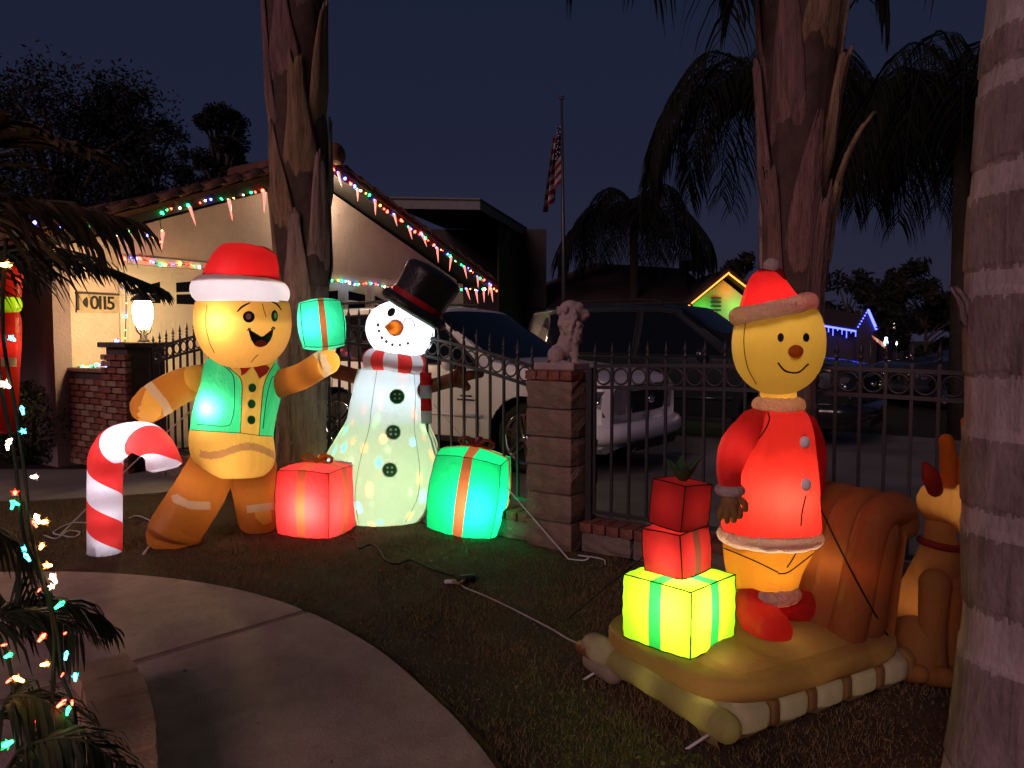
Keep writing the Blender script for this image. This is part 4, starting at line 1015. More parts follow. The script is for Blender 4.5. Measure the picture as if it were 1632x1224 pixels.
leafy('tree', 'distant tree behind the blue lit roof', [W(1350, 500, 46)[0], 46, 0], W(1350, 447, 46)[2], 3.4, 3, 44, 30, 130, .22, .2)
leafy('tree', 'dark tree in front of the right sky gap', [W(1475, 500, 30)[0], 30, 0], W(1475, 425, 30)[2], 1.9, 2, 45, 34, 130, .16, .15)
leafy('tree', 'low distant tree behind the neighbour ridge', [W(1178, 430, 40)[0], 40, 0], W(1178, 408, 40)[2], 1.8, 2, 46, 22, 110, .2, .3)
leafy('tree', 'round distant tree right of the blue lit gable', [W(1412, 500, 50)[0], 50, 0], W(1412, 478, 50)[2], 1.6, 2, 47, 20, 110, .22, .2)
leafy('tree', 'low dark tree line piece at the far right', [W(1535, 500, 34)[0], 34, 0], W(1535, 470, 34)[2], 1.8, 2, 48, 26, 130, .2, .15)

# ================================================================== FLAGPOLE
Yf = 19.0; fp = thing('flagpole', 'thin flagpole behind the parked cars', 'flagpole', [W(897, 300, Yf)[0], Yf, 0])
m_pole = mat('pole metal', (0.09, 0.09, 0.10), 0.4, 0.2, metal=.6)
part('pole', tube([W(898, 470, Yf) * [1, 1, 0], W(898, 400, Yf), W(895, 158, Yf)], [.05, .045, .03], 10), m_pole, fp)
part('finial', join(tube([W(895, 158, Yf), W(888, 150, Yf)], [.03, .015], 8), tube([W(895, 158, Yf), W(900, 152, Yf)], [.025, .01], 8), ellipsoid(W(895, 157, Yf), (.05, .05, .05), 12, 8)), m_pole, fp)
fl = thing('flag', 'limp striped flag with starred blue canton on the pole', 'flag', W(880, 335, Yf))
hx = [W(893, 188, Yf), W(892, 300, Yf)]; tl_ = [W(880, 250, Yf), W(868, 343, Yf)]
def flagpt(u, v):     # u from the hoist to the fly, v down the hoist; cloth hangs slack in folds
    h0 = W(893.5, 188, Yf) * (1 - v) + W(893, 285, Yf) * v
    e0 = W(884, 215, Yf) * (1 - v) + W(866, 340, Yf) * v
    p = h0 * (1 - u) + e0 * u; p = p - Z * .55 * math.sin(pi * u) * .5 * (1 - .4 * v)
    return p + np.array([0, .13 * math.sin(u * 15 + 2 * v), 0]) * (.2 + u) + np.array([.05 * math.sin(u * 15 + 1.2), 0, 0])
fm = [mat('flag red', (.22, .015, .02), .8), mat('flag white', (.42, .40, .40), .8), mat('flag blue', (.02, .025, .09), .8)]
V, Fc = grid(flagpt, 40, 39); ii = np.arange(len(Fc)) // 39; jj = np.arange(len(Fc)) % 39
can = (ii < 16) & (jj < 21)
for k in range(13): part('stripe', submesh(V, Fc, (jj // 3 == k) & ~can), fm[k % 2], fl)
part('canton', submesh(V, Fc, can), fm[2], fl)
st_ = []
for i in range(5):
    for j in range(6):
        c = flagpt(.04 + .075 * i, .04 + .085 * j); st_.append(ellipsoid(c - np.array([0, .008, 0]), (.022, .01, .022), 6, 4))
part('stars', join(*st_), fm[1], fl)

# ================================================================== NEIGHBOUR HOUSES
Yn = 21.0; m_nroof = mat('shingle roof', (0.05, 0.032, 0.028), 0.9, 0.3, 4, 0.3, 40); m_nwall = mat('neighbour wall', (0.45, 0.42, 0.38), 0.9, 0.1, 3, .2, 30)
nh = thing('neighbour_house', 'dark roofed house with an orange and green lit gable', 'house', [W(1100, 540, Yn)[0], Yn, 0])
e = lambda px, py, Y: W(px, py, Y)
part('roof', (np.array([e(800, 492, Yn), e(1105, 492, Yn), e(1090, 428, Yn + 4), e(945, 419, Yn + 4), e(800, 480, Yn + 9), e(1150, 480, Yn + 9)]), [(0, 1, 2, 3), (0, 3, 4), (3, 2, 5, 4)]), m_nroof, nh, smooth=False)
part('wall', box([W(950, 500, Yn + .6)[0], Yn + .6, .9], (5.2, .2, 1.9)), m_nwall, nh, smooth=False)
gk, gl_, gr_ = e(1161, 437, Yn), e(1096, 488, Yn), e(1196, 530, Yn)
zg = gl_[2]; gr_ = np.array([2 * gk[0] - gl_[0], Yn, zg])
part('gable_wall', prism([gl_ + [.1, .5, -.05], gk + [0, .5, -.12], gr_ + [-.1, .5, -.05], np.array([gr_[0] - .1, Yn + .5, -.05]), np.array([gl_[0] + .1, Yn + .5, -.05])], [0, .2, 0]), m_nwall, nh, smooth=False)
part('roof', prism([gl_ - [.1, .05, .0], gk + [0, -.05, .06], gk + [0, 6, .06], gl_ + [-.1, 6, 0]], [0, 0, .1]), m_nroof, nh, smooth=False)
part('roof', prism([gr_ + [.1, -.05, 0], gk + [0, -.05, .06], gk + [0, 6, .06], gr_ + [.1, 6, 0]], [0, 0, .1]), m_nroof, nh, smooth=False)
for i in range(4): part('vent_slat', box(gl_ * .35 + gk * .65 + np.array([.18, .47, -.32 - .11 * i]), (.28, .06, .05)), m_fascia, nh, smooth=False)
part('porch_post', box([gk[0] + .15, Yn + .1, 1.0], (.14, .14, 2.2)), m_nwall, nh, smooth=False)
part('window', box([gk[0] + .75, Yn + .46, zg - .6], (.62, .05, .8)), m_black, nh, smooth=False)
part('window_frame', join(*[box([gk[0] + .75 + dx, Yn + .42, zg - .6 + dz], (sx, .04, sz)) for dx, dz, sx, sz in ((-.33, 0, .05, .9), (.33, 0, .05, .9), (0, .43, .6, .05), (0, -.43, .6, .05))]), emit('red neon', (1, .08, .05), 3), nh, smooth=False)
part('chimney_vent', box(e(1097, 424, Yn + 4), (.5, .4, .3)), m_nroof, nh, smooth=False)
no_ = emit('orange neon', (1, .30, .05), 3)
for p, q in ((gl_, gk), (gk, gr_)): part('eave_light', tube([p + [0, -.08, -.0], q + [0, -.08, .04]], .022, 6), no_, nh)
lamp('orange_flood', gk + [.1, .2, -.40], 7, (1, .18, .03), nh, .05); lamp('green_flood', gk + [.35, .1, -.9], 13, (.02, 1, .10), nh, .05)
lamp('green_flood', gl_ + [.5, .15, -.1], 9, (.03, 1, .08), nh, .05); lamp('red_flood', gk + [.8, .0, -1.1], 7, (1, .1, .05), nh, .05)

Yb = 34.0; bh = thing('blue_lit_house', 'far house outlined with blue light strips', 'house', [W(1350, 540, Yb)[0], Yb, 0])
bn = emit('blue strip', (.05, .06, 1), 9)
part('wall', box([W(1345, 540, Yb + .6)[0], Yb + .6, 1.0], (4.2, .3, 2.1)), m_cw, bh, smooth=False)
r0, r1 = e(1290, 516, Yb), e(1369, 529, Yb)
part('roof', prism([r0, r1, e(1372, 505, Yb + 4), e(1290, 490, Yb + 4)], [0, 0, .12]), m_nroof, bh, smooth=False)
g0, g1, g2 = e(1366, 521, Yb - .2), e(1382, 494, Yb - .2), e(1398, 531, Yb - .2)
part('gable_wall', prism([g0, g1, g2, np.array([g2[0], Yb - .2, 0]), np.array([g0[0], Yb - .2, 0])], [0, .3, 0]), m_cw, bh, smooth=False)
part('light_strip', tube([r0 + [0, -.1, 0], r1 + [0, -.1, 0]], .045, 6), bn, bh)
part('light_strip', tube([g1 + [0, -.1, 0], g2 + [0, -.1, 0]], .06, 6), bn, bh)
for k in range(7): part('bulb', ellipsoid(g0 * (1 - k / 6) + g1 * k / 6 + [0, -.1, 0], (.035, .035, .035), 8, 6), bn, bh)
for k in range(12): part('light_drop', tube([r0 * (1 - k / 11) + r1 * k / 11 + [0, -.12, 0], r0 * (1 - k / 11) + r1 * k / 11 + [0, -.12, -.12 - .12 * (k % 3)]], .018, 5), bn, bh)
fg = thing('far_flag', 'small lit striped banner beside the blue lit house', 'flag', W(1402, 545, 30) * [1, 1, 0])
part('pole', tube([W(1388, 540, 30) * [1, 1, 0], W(1388, 534, 30)], .03, 6), m_pole, fg)
for k in range(5):
    part('stripe', prism([W(1389 + 5 * k, 534 + 3.2 * k, 30), W(1394 + 5 * k, 537 + 3.2 * k, 30), W(1397 + 4 * k, 543 + 3.4 * k, 30), W(1393 + 4 * k, 541 + 3.4 * k, 30)], [0, .02, 0]), emit('lit banner red', (.8, .2, .12), .5) if k % 2 == 0 else emit('lit banner white', (.8, .6, .5), .5), fg, smooth=False)
def yard_light(label, px, py, Y, r, col, e_, base_z=0.0, shape='figure'):
    p = W(px, py, Y); t_ = thing('yard_light', label, 'light', [p[0], p[1], 0], 'far holiday lights along the street')
    m_ = emit('yard ' + str(col), col, e_)
    part('stake', tube([np.array([p[0], p[1], -.02]), p], .015, 5), m_pole, t_)
    if shape == 'figure': part('figure', join(ellipsoid(p, (r * .6, r * .6, r), 10, 8), ellipsoid(p + Z * r * 1.2, (r * .45,) * 3, 10, 8)), m_, t_)
    else: part('figure', join(*[tube([p + Z * r * k * .8, p + Z * r * (k + 1) * .8], [r * (.6 - .2 * k), r * (.15)], 8) for k in range(3)]), m_, t_)
yard_light('glowing white figure by the far banner', 1412, 546, 29, .13, (.6, .8, 1), 4)
yard_light('small lit tree of white bulbs far right of the blue house', 1425, 530, 32, .16, (1, .75, .6), 2, shape='tree')
yard_light('tiny bright bulb below the small lit tree', 1429, 548, 31, .05, (.9, 1, .9), 8)
yard_light('warm pair of far street lights beyond the fence', 1446, 567, 40, .10, (1, .65, .4), 6)
yard_light('violet far light beside the warm pair', 1453, 564, 42, .12, (.6, .4, 1), 3)
yard_light('low yellow far light below the warm pair', 1449, 583, 38, .08, (1, .7, .2), 6)
yard_light('bluish far light left of the right trunk', 1475, 565, 44, .08, (.6, .6, 1), 5)
yard_light('last faint far light near the right trunk', 1485, 567, 44, .06, (.8, .7, 1), 4)
# ================================================================== BLOWN-UP FIGURES
def floor(VF, z=.004):
    V, Fc = VF; V = np.array(V); V[:, 2] = np.maximum(V[:, 2], z); return V, Fc
f_red = fabric('nylon red', (.78, .045, .04)); f_white = fabric('nylon white', (.82, .84, .88)); f_gold = fabric('nylon gold', (.78, .44, .11))
f_brown = fabric('nylon brown', (.54, .22, .05)); f_green = fabric('nylon green', (.008, .56, .17)); f_mint = fabric('nylon mint', (.05, .70, .34)); f_tan = fabric('nylon tan', (.62, .40, .22))
f_stripe = fabric('nylon icing', (.62, .48, .42)); f_black = fabric('nylon black', (.012, .012, .013), .05, .25); f_branch = fabric('nylon branch brown', (.24, .07, .035), .45)
f_rib = fabric('nylon ribbon rust', (.34, .065, .022)); f_lime = fabric('nylon lime', (.42, .80, .03)); f_lgreen = fabric('nylon leaf green', (.015, .26, .05))
f_orange = fabric('nylon orange', (.85, .28, .03)); f_cream = fabric('nylon cream', (.62, .54, .40)); f_must = fabric('nylon mustard', (.52, .33, .12)); f_sleigh = fabric('nylon sleigh brown', (.50, .20, .06)); f_must2 = fabric('nylon gold trousers', (.75, .36, .04))
f_maroon = fabric('nylon maroon', (.42, .05, .03)); f_fur = fabric('plush white', (.88, .78, .75), .62, .04, .9, 40); f_head = fabric('nylon plain gold', (.62, .42, .07)); f_deer = fabric('nylon deer', (.58, .29, .09)); f_body = fabric('nylon milky', (.80, .86, .80))
p_black = mat('print black', (.01, .01, .01), .6, .1); p_dgreen = mat('print dark green', (.02, .26, .06), .6, .2); p_red = mat('print red', (.55, .02, .015), .6, .1); p_white = mat('print white', (.9, .92, .9), .6, .1); p_pink = mat('print pink', (.55, .25, .22), .6)
m_seam = mat('seam thread', (.02, .012, .008), .8)
def facesel(V, Fc, Yc): 
    ce = fcent(V, Fc); x, y = proj(ce); return ce, x, y, ce[:, 1] < Yc

# ------------------------------------------------------------------ gingerbread man
ginger = thing('gingerbread_man', 'glowing blown-up gingerbread man in red hat and green vest', 'inflatable', (W(350, 870, 5.7)[0], 5.72, 0))
Yg = 5.72
tor = loft([(556, 356, 428), (572, 334, 436), (590, 325, 445), (615, 318, 447), (650, 311, 442), (690, 304, 434), (715, 305, 436), (735, 310, 437), (748, 320, 432), (758, 340, 422)], Yg, .72, 140, 150, .92)
ce, x, y, fr = facesel(*tor, Yg)
vestL = [(300, 560), (338, 560), (354, 577), (372, 592), (385, 608), (385, 650), (383, 691), (330, 689), (296, 685)]
vestR = [(413, 695), (416, 655), (420, 617), (427, 597), (437, 578), (460, 572), (460, 700)]
shirtB = [(345, 690), (383, 691), (413, 695), (440, 697)]
bot = np.interp(x, [300, 383, 434], [685, 691, 696]); up_ = y < bot
vest = up_ & (np.where(fr, inpoly(x, y, vestL) | inpoly(x, y, vestR), True)) & (y > 566)
part('vest', submesh(*tor, vest), f_mint, ginger); part('torso', submesh(*tor, ~vest & up_), f_gold, ginger)
wav = lambda x: 716 + 9 * np.sin((x - 300) / 21.0) + (x - 320) * .06
ic = ~up_ & fr & (np.abs(y - wav(x)) < 6) & (x > 318) & (x < 440)
part('hips', submesh(*tor, ~up_ & ~ic), f_gold, ginger); part('icing_line', submesh(*tor, ic), fabric('nylon cocoa', (.45, .22, .10)), ginger)
skt = Skin(tor)
for pts in ([(354, 577), (372, 592), (385, 608), (385, 650), (383, 690)], [(413, 694), (416, 655), (420, 617), (427, 597), (437, 580)], [(306, 685), (345, 688), (383, 690), (413, 694), (433, 695)], [(357, 583), (372, 600), (374, 640), (370, 668), (360, 679), (314, 676)], [(419, 683), (424, 640), (432, 605), (441, 598)]):
    part('seam', stroke(skt, pts, .0028), m_seam, ginger)
for a, b in ((402, 618), (401, 643.5), (400.5, 669)): part('button', patch(skt, oval(a, b, 6.3, 7.2), .006), p_dgreen, ginger)
for pl_ in ([(402, 584), (380, 579), (385, 593), (384, 599), (391, 596)], [(402, 584), (424, 583), (429, 587), (424, 596), (413, 604), (409, 595)]): part('bow_tie', patch(skt, pl_, .012, 4), p_red, ginger)
hd = ellipsoid(W(388, 510, 5.62), (73 * 5.62 / F, .32, 78 * 5.62 / F), 120, 80, None, .9)
skh = Skin(hd); _, xx, yy, _ = facesel(*hd, 0); part('head', submesh(*hd, yy > 480), f_gold, ginger)
part('eye', patch(skh, oval(396.5, 505, 9.3, 9.3), .004), p_black, ginger); part('pupil', patch(skh, oval(396, 504.5, 4.4, 4.8), .008), p_pink, ginger)
part('eye', patch(skh, oval(437, 503.5, 5.2, 9.3), .004), p_black, ginger); part('pupil', patch(skh, oval(437.5, 503, 2.4, 4.6), .008), p_pink, ginger)
for pts in ([(378, 497), (386, 489), (399, 482)], [(433, 481), (441, 485), (448, 494)]): part('brow', stroke(skh, pts, .0075, taper=True), p_black, ginger)
part('mouth', patch(skh, [(395, 523), (402, 532), (413, 537), (424, 534), (432, 528), (436, 522), (434, 534), (430, 543), (424, 550), (415, 553), (406, 550), (400, 541)], .004), p_black, ginger)
part('tongue', patch(skh, oval(415, 547, 9, 5.2, -5), .008, 4), p_red, ginger)
part('mouth_corner', stroke(skh, [(394, 527), (397, 523), (400, 525)], .004), p_black, ginger); part('mouth_corner', stroke(skh, [(432, 524), (436, 521), (438, 525)], .004), p_black, ginger)
for pts in ([(330, 486), (328, 515), (334, 545), (342, 562)], [(418, 484), (421, 496), (424, 505)], [(400, 577), (406, 570), (411, 565)]): part('seam', stroke(skh, pts, .0025), m_seam, ginger)
# hat
hb = tube(np.array([W(383.5, 464, 5.62) + np.array([math.cos(t) * 53 * 5.62 / F, math.sin(t) * .25, -.012 * math.cos(t)]) for t in np.linspace(0, 2 * pi, 61)]), 23.5 * 5.62 / F, 28, 'none', ring_up=(0, 0, 1))
part('hat_brim', shell(W(383.5, 465, 5.62), 52 * 5.62 / F, .235, 23 * 5.62 / F, -.012, wob=.012), f_white, ginger)
ht = loft([(452, 322, 444), (438, 326, 443), (420, 333, 441), (405, 343, 437), (395, 351, 420), (389, 358, 398), (387.5, 370, 380)], 5.62, .85, 80, 40, 1.0, (False, True))
f_hat = fabric('nylon hat red', (.42, .010, .010)); part('hat', ht, f_hat, ginger)
part('hat_tip', limb([(405, 404, 5.66, 13), (420, 405, 5.70, 12), (430, 408, 5.74, 9)], 28, 14), f_hat, ginger)
# limbs: brown with tan pads and pale icing bands
def limb_part(pts, tans, stripes, n=120, m=190):
    V, Fc = floor(limb(pts, n, m)); ce, x, y, _ = facesel(V, Fc, 0); fn = np.array([np.mean([p[2] for p in pts])])
    cY = np.interp(ce[:, 0], *zip(*sorted((W(p[0], p[1], p[2])[0], p[2]) for p in pts))); front = ce[:, 1] < cY + .03
    k = np.zeros(len(Fc), int)
    for t in tans: k[inpoly(x, y, t) & front] = 1
    for s in stripes: k[inpoly(x, y, s) & front] = 2
    for q, nm, mm_ in ((0, 'limb', f_brown), (1, 'pad', f_gold), (2, 'icing_band', f_stripe)):
        if (k == q).any():
            for piece in (islands(*submesh(V, Fc, k == q)) if q else [submesh(V, Fc, k == q)]):
                if len(piece[1]) > 12: part(nm, piece, mm_, ginger)
    return V, Fc
limb_part([(330, 606, 5.74, 27), (288, 616, 5.62, 28), (252, 636, 5.52, 29), (236, 648, 5.5, 27)],
          [oval(311, 602, 24, 17, 70), [(232, 622), (250, 620), (260, 640), (256, 662), (240, 676), (222, 674), (220, 655)]],
          [[(226, 612), (240, 606), (268, 640), (276, 656), (262, 668), (258, 648)]])
limb_part([(438, 614, 5.76, 22), (480, 600, 5.62, 21), (512, 581, 5.5, 21), (521, 577, 5.48, 20.5)],
          [oval(528, 578, 22, 26, 15)], [[(493, 560), (508, 556), (524, 572), (530, 600), (516, 602), (512, 578)]])
limb_part([(340, 742, 5.74, 38), (316, 788, 5.66, 41), (284, 838, 5.57, 42), (278, 850, 5.56, 42)], [], [[(272, 790), (282, 787), (300, 798), (335, 800), (336, 812), (304, 812), (276, 801)]])
limb_part([(402, 745, 5.84, 38), (406, 790, 5.88, 33), (411, 826, 5.92, 31)], [[(404, 802), (432, 815), (434, 832), (420, 837), (408, 826)]], [[(392, 806), (440, 800), (440, 812), (394, 818)]])
lamp('lamp_inside', W(356, 512, 5.40), 4.6, (1, .80, .50), ginger); lamp('lamp_inside', W(338, 650, 5.58), 8.5, (1, .86, .62), ginger)
lamp('lamp_inside', W(372, 728, 5.66), 2.2, (1, .78, .5), ginger); lamp('lamp_inside', W(383, 456, 5.60), 7.0, (1, .85, .85), ginger)
lamp('lamp_inside', W(247, 645, 5.52), .8, (1, .75, .45), ginger); lamp('lamp_inside', W(525, 578, 5.49), .8, (1, .85, .5), ginger)  # hand lamps added so the closed arms glow too
lamp('lamp_inside', W(280, 835, 5.57), .18, (1, .75, .45), ginger); lamp('lamp_inside', W(318, 775, 5.66), 1.7, (1, .7, .4), ginger); lamp('lamp_inside', W(406, 775, 5.87), 1.0, (1, .7, .4), ginger); lamp('lamp_inside', W(285, 622, 5.6), .6, (1, .75, .4), ginger); lamp('lamp_inside', W(482, 600, 5.62), .45, (1, .75, .4), ginger)  # extra lamps added to brighten the legs and arms

# ------------------------------------------------------------------ candy cane
Yc = 5.33; cane = thing('candy_cane', 'red and white blown-up candy cane under the gingerbread hand', 'inflatable', G(167, 888))
P = [W(167, 889, Yc), W(167, 860, Yc), W(167, 820, Yc), W(167, 780, Yc), W(168, 745, Yc)] + [W(214 - 47 * math.cos(a), 742 - 45 * math.sin(a), Yc) for a in np.linspace(.25, pi - .1, 9)] + [W(263, 748, Yc)]
P = spath(P, 150); P[:, 2] = np.maximum(P[:, 2], .0)
L = np.concatenate([[0], np.cumsum(np.linalg.norm(np.diff(P, axis=0), axis=1))]); R = np.full(len(P), 26 * Yc / F); R = R * (1 + .05 * np.sin(L * 26) * (L > .75)); R[-6:] *= np.linspace(1, .72, 6)
n_ = 96; V, Fc = tube(P, R, n_, 'flat', twist=-2 * pi / .41, ring_up=(0, 1, 0)); j_ = np.arange(len(Fc)) % n_
j_ = np.array([k % n_ for k in range(len(Fc) - 2)] + [0, 0]); red = (j_ >= 4) & (j_ < 4 + int(n_ * .52))
part('white_stripe', submesh(V, Fc, ~red), f_white, cane); part('red_stripe', submesh(V, Fc, red), f_red, cane)

for a, b, w_ in ((214, 699, 2.2), (180, 716, .8), (248, 716, .8), (167, 770, .6), (167, 820, .5), (167, 862, .4)): lamp('lamp_inside', W(a, b, Yc - .03), w_, (.95, .90, 1), cane, .04)  # main lamp in the bend; the rest added to spread light along the tube

# ------------------------------------------------------------------ presents
def present(name, label, c, size, rot, m_box, m_rib, rib=.15, puff=.42, bow=None, lampw=2.0, lcol=(1, .95, .85), loff=(0, 0, 0), ribs=('x', 'y'), group='glowing presents'):
    """puffed cube; bands run over the faces between matching seams"""
    c = np.asarray(c, float); M = rot.to_3x3(); s = np.asarray(size) / 2
    zmin = 1e9
    def pos(p):
        p = np.asarray(p, float); ab = np.sort(np.abs(p)); al = p[int(np.argmin(np.abs(p)))]
        p = p * (1 + .008 * math.sin(13 * al + 2 * p[0]) * max(0, (ab[1] - .72) / .28)); q = p * (1 - puff) + p / np.linalg.norm(p) * 1.24 * puff
        return c + np.array(M @ Vector(q * s))
    root = thing(name, label, 'present', c - Z * s[2], group)
    ks = np.concatenate([np.linspace(-1, -rib, 14), np.linspace(-rib, rib, 6)[1:], np.linspace(rib, 1, 14)[1:]]); kc = (ks[1:] + ks[:-1]) / 2; n = len(ks)
    boxes, bands = [], []
    for ax in range(3):
        for sg in (-1, 1):
            Vf = []
            for a in ks:
                for b in ks:
                    p = np.zeros(3); p[ax] = sg; p[(ax + 1) % 3] = a; p[(ax + 2) % 3] = b; Vf.append(pos(p))
            Ff = [(i * n + j, (i + 1) * n + j, (i + 1) * n + j + 1, i * n + j + 1) for i in range(n - 1) for j in range(n - 1)]
            if sg < 0: Ff = [f[::-1] for f in Ff]
            A, B = np.repeat(np.abs(kc), n - 1) < rib, np.tile(np.abs(kc), n - 1) < rib
            # ax 0: coords (y, z) ; ax 1: (z, x) ; ax 2: (x, y)
            sel = {0: A & ('y' in ribs), 1: B & ('x' in ribs), 2: (A & ('x' in ribs)) | (B & ('y' in ribs))}[ax] if ribs else np.zeros(len(Ff), bool)
            if sel.any(): bands.append(submesh(Vf, Ff, sel))
            boxes.append(submesh(Vf, Ff, ~sel))
    part('box', join(*boxes), m_box, root)
    for b in bands[:0]: pass
    if bands: part('ribbon', join(*bands), m_rib, root)
    for ax in range(3):
        for a in (-1, 1):
            for b in (-1, 1):
                P = []
                for t in np.linspace(-1, 1, 15):
                    p = np.zeros(3); p[ax] = t; p[(ax + 1) % 3] = a; p[(ax + 2) % 3] = b; P.append(pos(p))
                part('seam', tube(P, .0028, 5), m_seam, root)
    if bow is not None:
        t0 = pos((0, 0, 1.0)); e1 = np.array(M @ Vector((1, 0, 0))); e2 = np.array(M @ Vector((0, 1, 0))); e3 = np.array(M @ Vector((0, 0, 1)))
        r_ = bow[1]
        for sgn, ee in ((1, e1), (-1, e1), (1, e2)):
            Pb = spath([t0, t0 + ee * sgn * r_ * .6 + e3 * r_ * .55, t0 + ee * sgn * r_ * 1.2 + e3 * r_ * .4, t0 + ee * sgn * r_ * 1.05 + e3 * r_ * .05, t0 + ee * sgn * r_ * .2 + e3 * .01], 18)
            part('bow', tube(Pb, r_ * .22, 8, 'round', flat=.45), bow[0], root)
        part('knot', ellipsoid(t0 + e3 * r_ * .12, (r_ * .3, r_ * .3, r_ * .22), 14, 8), bow[0], root)
    if lampw: lamp('lamp_inside', c + np.asarray(loff), lampw, lcol, root, .025)
    return root, pos
RZ = lambda a, t=0, u=0: (Matrix.Rotation(math.radians(u), 4, 'Y') @ Matrix.Rotation(math.radians(t), 4, 'X') @ Matrix.Rotation(math.radians(a), 4, 'Z'))
c = W(513, 517, 5.42); present('present', 'small green present with rust ribbon held by the gingerbread man', c, (.30, .31, .335), RZ(17, 0, -5), f_mint, f_rib, .13, .40, None, 4.0, (.75, 1, .95), (-.05, -.07, 0), ('x',))
cr = G(500, 861); c = np.array([cr[0] - .03, cr[1] + .25, .262]); present('present', 'red present with rust ribbon between gingerbread man and snowman', c, (.475, .475, .53), RZ(-16, 0, 1), f_red, f_rib, .15, .30, (f_orange, .10), 15, (1, .82, .80), (.0, -.12, -.03), ('x', 'y'))
cr = G(746, 864); c = np.array([cr[0], cr[1] + .28, .325]); present('present', 'large green present with dark red ribbon right of the snowman', c, (.56, .56, .63), RZ(-9, 0, 8), f_green, f_rib, .13, .45, (f_maroon, .11), 20, (.8, 1, .9), (.05, -.15, -.06), ('x', 'y'))

# ------------------------------------------------------------------ snowman
Ys = 6.42; snow = thing('snowman', 'glowing blown-up snowman with top hat and striped scarf', 'inflatable', (W(612, 840, Ys)[0], Ys, 0))
bd = loft([(588, 571, 674), (600, 567, 676), (620, 563, 673), (645, 558, 675), (668, 553, 681), (690, 541, 691), (715, 526, 700), (740, 516, 707), (762, 512.5, 709), (785, 515, 707), (808, 527, 699), (824, 543, 685), (834, 561, 666)], Ys, .95, 140, 130, 1.0, (False, True))
bd = floor(bd); ce, x, y, fr = facesel(*bd, Ys)
upp = y < 674 + 4 * np.sin((x - 560) / 30)
part('chest', submesh(*bd, upp), f_white, snow); part('belly', submesh(*bd, ~upp), f_body, snow)
sks = Skin(bd)
for pts in ([(601, 590), (592, 650), (588, 685), (575, 730), (566, 790), (572, 835)], [(660, 596), (662, 640), (660, 680), (668, 740), (666, 790), (646, 832)]): part('seam', stroke(sks, pts, .0022), mat('pale seam', (.30, .32, .30), .8), snow)
for a, b in ((632.5, 632), (626.5, 689), (621, 749)):
    part('button_rim', patch(sks, oval(a, b, 12.2, 12.2, n=28), .004), p_white, snow); bt = part('button', patch(sks, oval(a, b, 10.8, 10.8, n=28), .008), p_dgreen, snow)
    for dx in (-3.6, 3.6):
        for dy in (-3.6, 3.6): part('button_hole', patch(sks, oval(a + dx, b + dy, 1.9, 1.9, n=10), .012, 2), p_white, bt)
hs = ellipsoid(W(638, 527, 6.36), (55 * 6.36 / F, .27, 47 * 6.36 / F), 90, 60, Matrix.Rotation(math.radians(14), 3, 'Y'))
skn = Skin(hs); _, xx, yy, _ = facesel(*hs, 0); part('head', submesh(*hs, yy < 566), f_white, snow)
part('eye', patch(skn, oval(624, 498, 5.6, 7.6, 35), .004), p_black, snow)
part('winking_eye', stroke(skn, [(643, 514), (646, 508), (653, 507.5), (659, 513), (661, 521)], .004), p_black, snow)
for k, (a, b) in enumerate(((603, 518), (604.5, 527.5), (609, 538), (616, 544), (625.5, 549), (637.5, 549.5), (650, 547))): part('mouth_dot', patch(skn, oval(a, b, 2.4 - .05 * k, 2.9 - .1 * k), .004, 2), p_black, snow)
nz0 = skn.hit(630, 523, 0); ns_ = W(617, 521, nz0[1] - .14)
part('nose', tube(spath([nz0 + [.0, .03, 0], nz0 * .5 + ns_ * .5, ns_], 14), np.linspace(.062, .018, 15), 20, 'round'), f_orange, snow); lamp('lamp_inside', nz0 * .6 + ns_ * .4, .16, (1, .9, .7), snow, .02)  # small lamp added in the nose to brighten its orange
# scarf
sc_P = [W(630, 577, Ys - .02) + np.array([math.cos(t) * 38 * Ys / F, math.sin(t) * .2, -.022 * math.cos(t) - .0]) for t in np.linspace(0, 2 * pi, 85)]
V, Fc = shell(W(630, 577, Ys - .02), 34 * Ys / F, .17, 18 * Ys / F, -.022, 84, 14, wob=.015); kk = (np.arange(len(Fc)) // 14) // 6 % 2
part('scarf', submesh(V, Fc, kk == 0), f_white, snow); part('scarf_stripe', submesh(V, Fc, kk == 1), f_red, snow)
for k in range(4):
    z0_, z1_ = (594, 614, 635, 655)[k], (614, 635, 655, 675)[k]
    a = [W(669 + .6 * k, z0_, Ys - .20), W(687, z0_, Ys - .16), W(688, z1_, Ys - .16), W(669.6 + .6 * k, z1_, Ys - .20)]
    part('scarf_tail', prism(a, [0, .03, 0]), f_red if k % 2 == 0 else f_white, snow)
# top hat, tilted
axh = norm(W(690, 443, Ys) - W(656, 499, Ys)); hc = W(659, 494, 6.36); ph = 6.36 / F
part('hat_brim', lathe([(20 * ph, -3 * ph), (50 * ph, -7 * ph), (57 * ph, -2 * ph), (57.5 * ph, 5 * ph), (52 * ph, 10 * ph), (40 * ph, 11 * ph)], hc, 48, axh), f_black, snow)
part('hat_band', lathe([(44.6 * ph, 10 * ph), (45.2 * ph, 13 * ph), (45 * ph, 18 * ph), (44.4 * ph, 20 * ph)], hc, 48, axh, cap=False), f_red, snow)
part('hat_crown', lathe([(44 * ph, 8 * ph), (44 * ph, 20 * ph), (45 * ph, 38 * ph), (47 * ph, 56 * ph), (46.5 * ph, 64 * ph), (41 * ph, 70 * ph), (22 * ph, 74 * ph), (2 * ph, 75 * ph)], hc, 48, axh), f_black, snow)
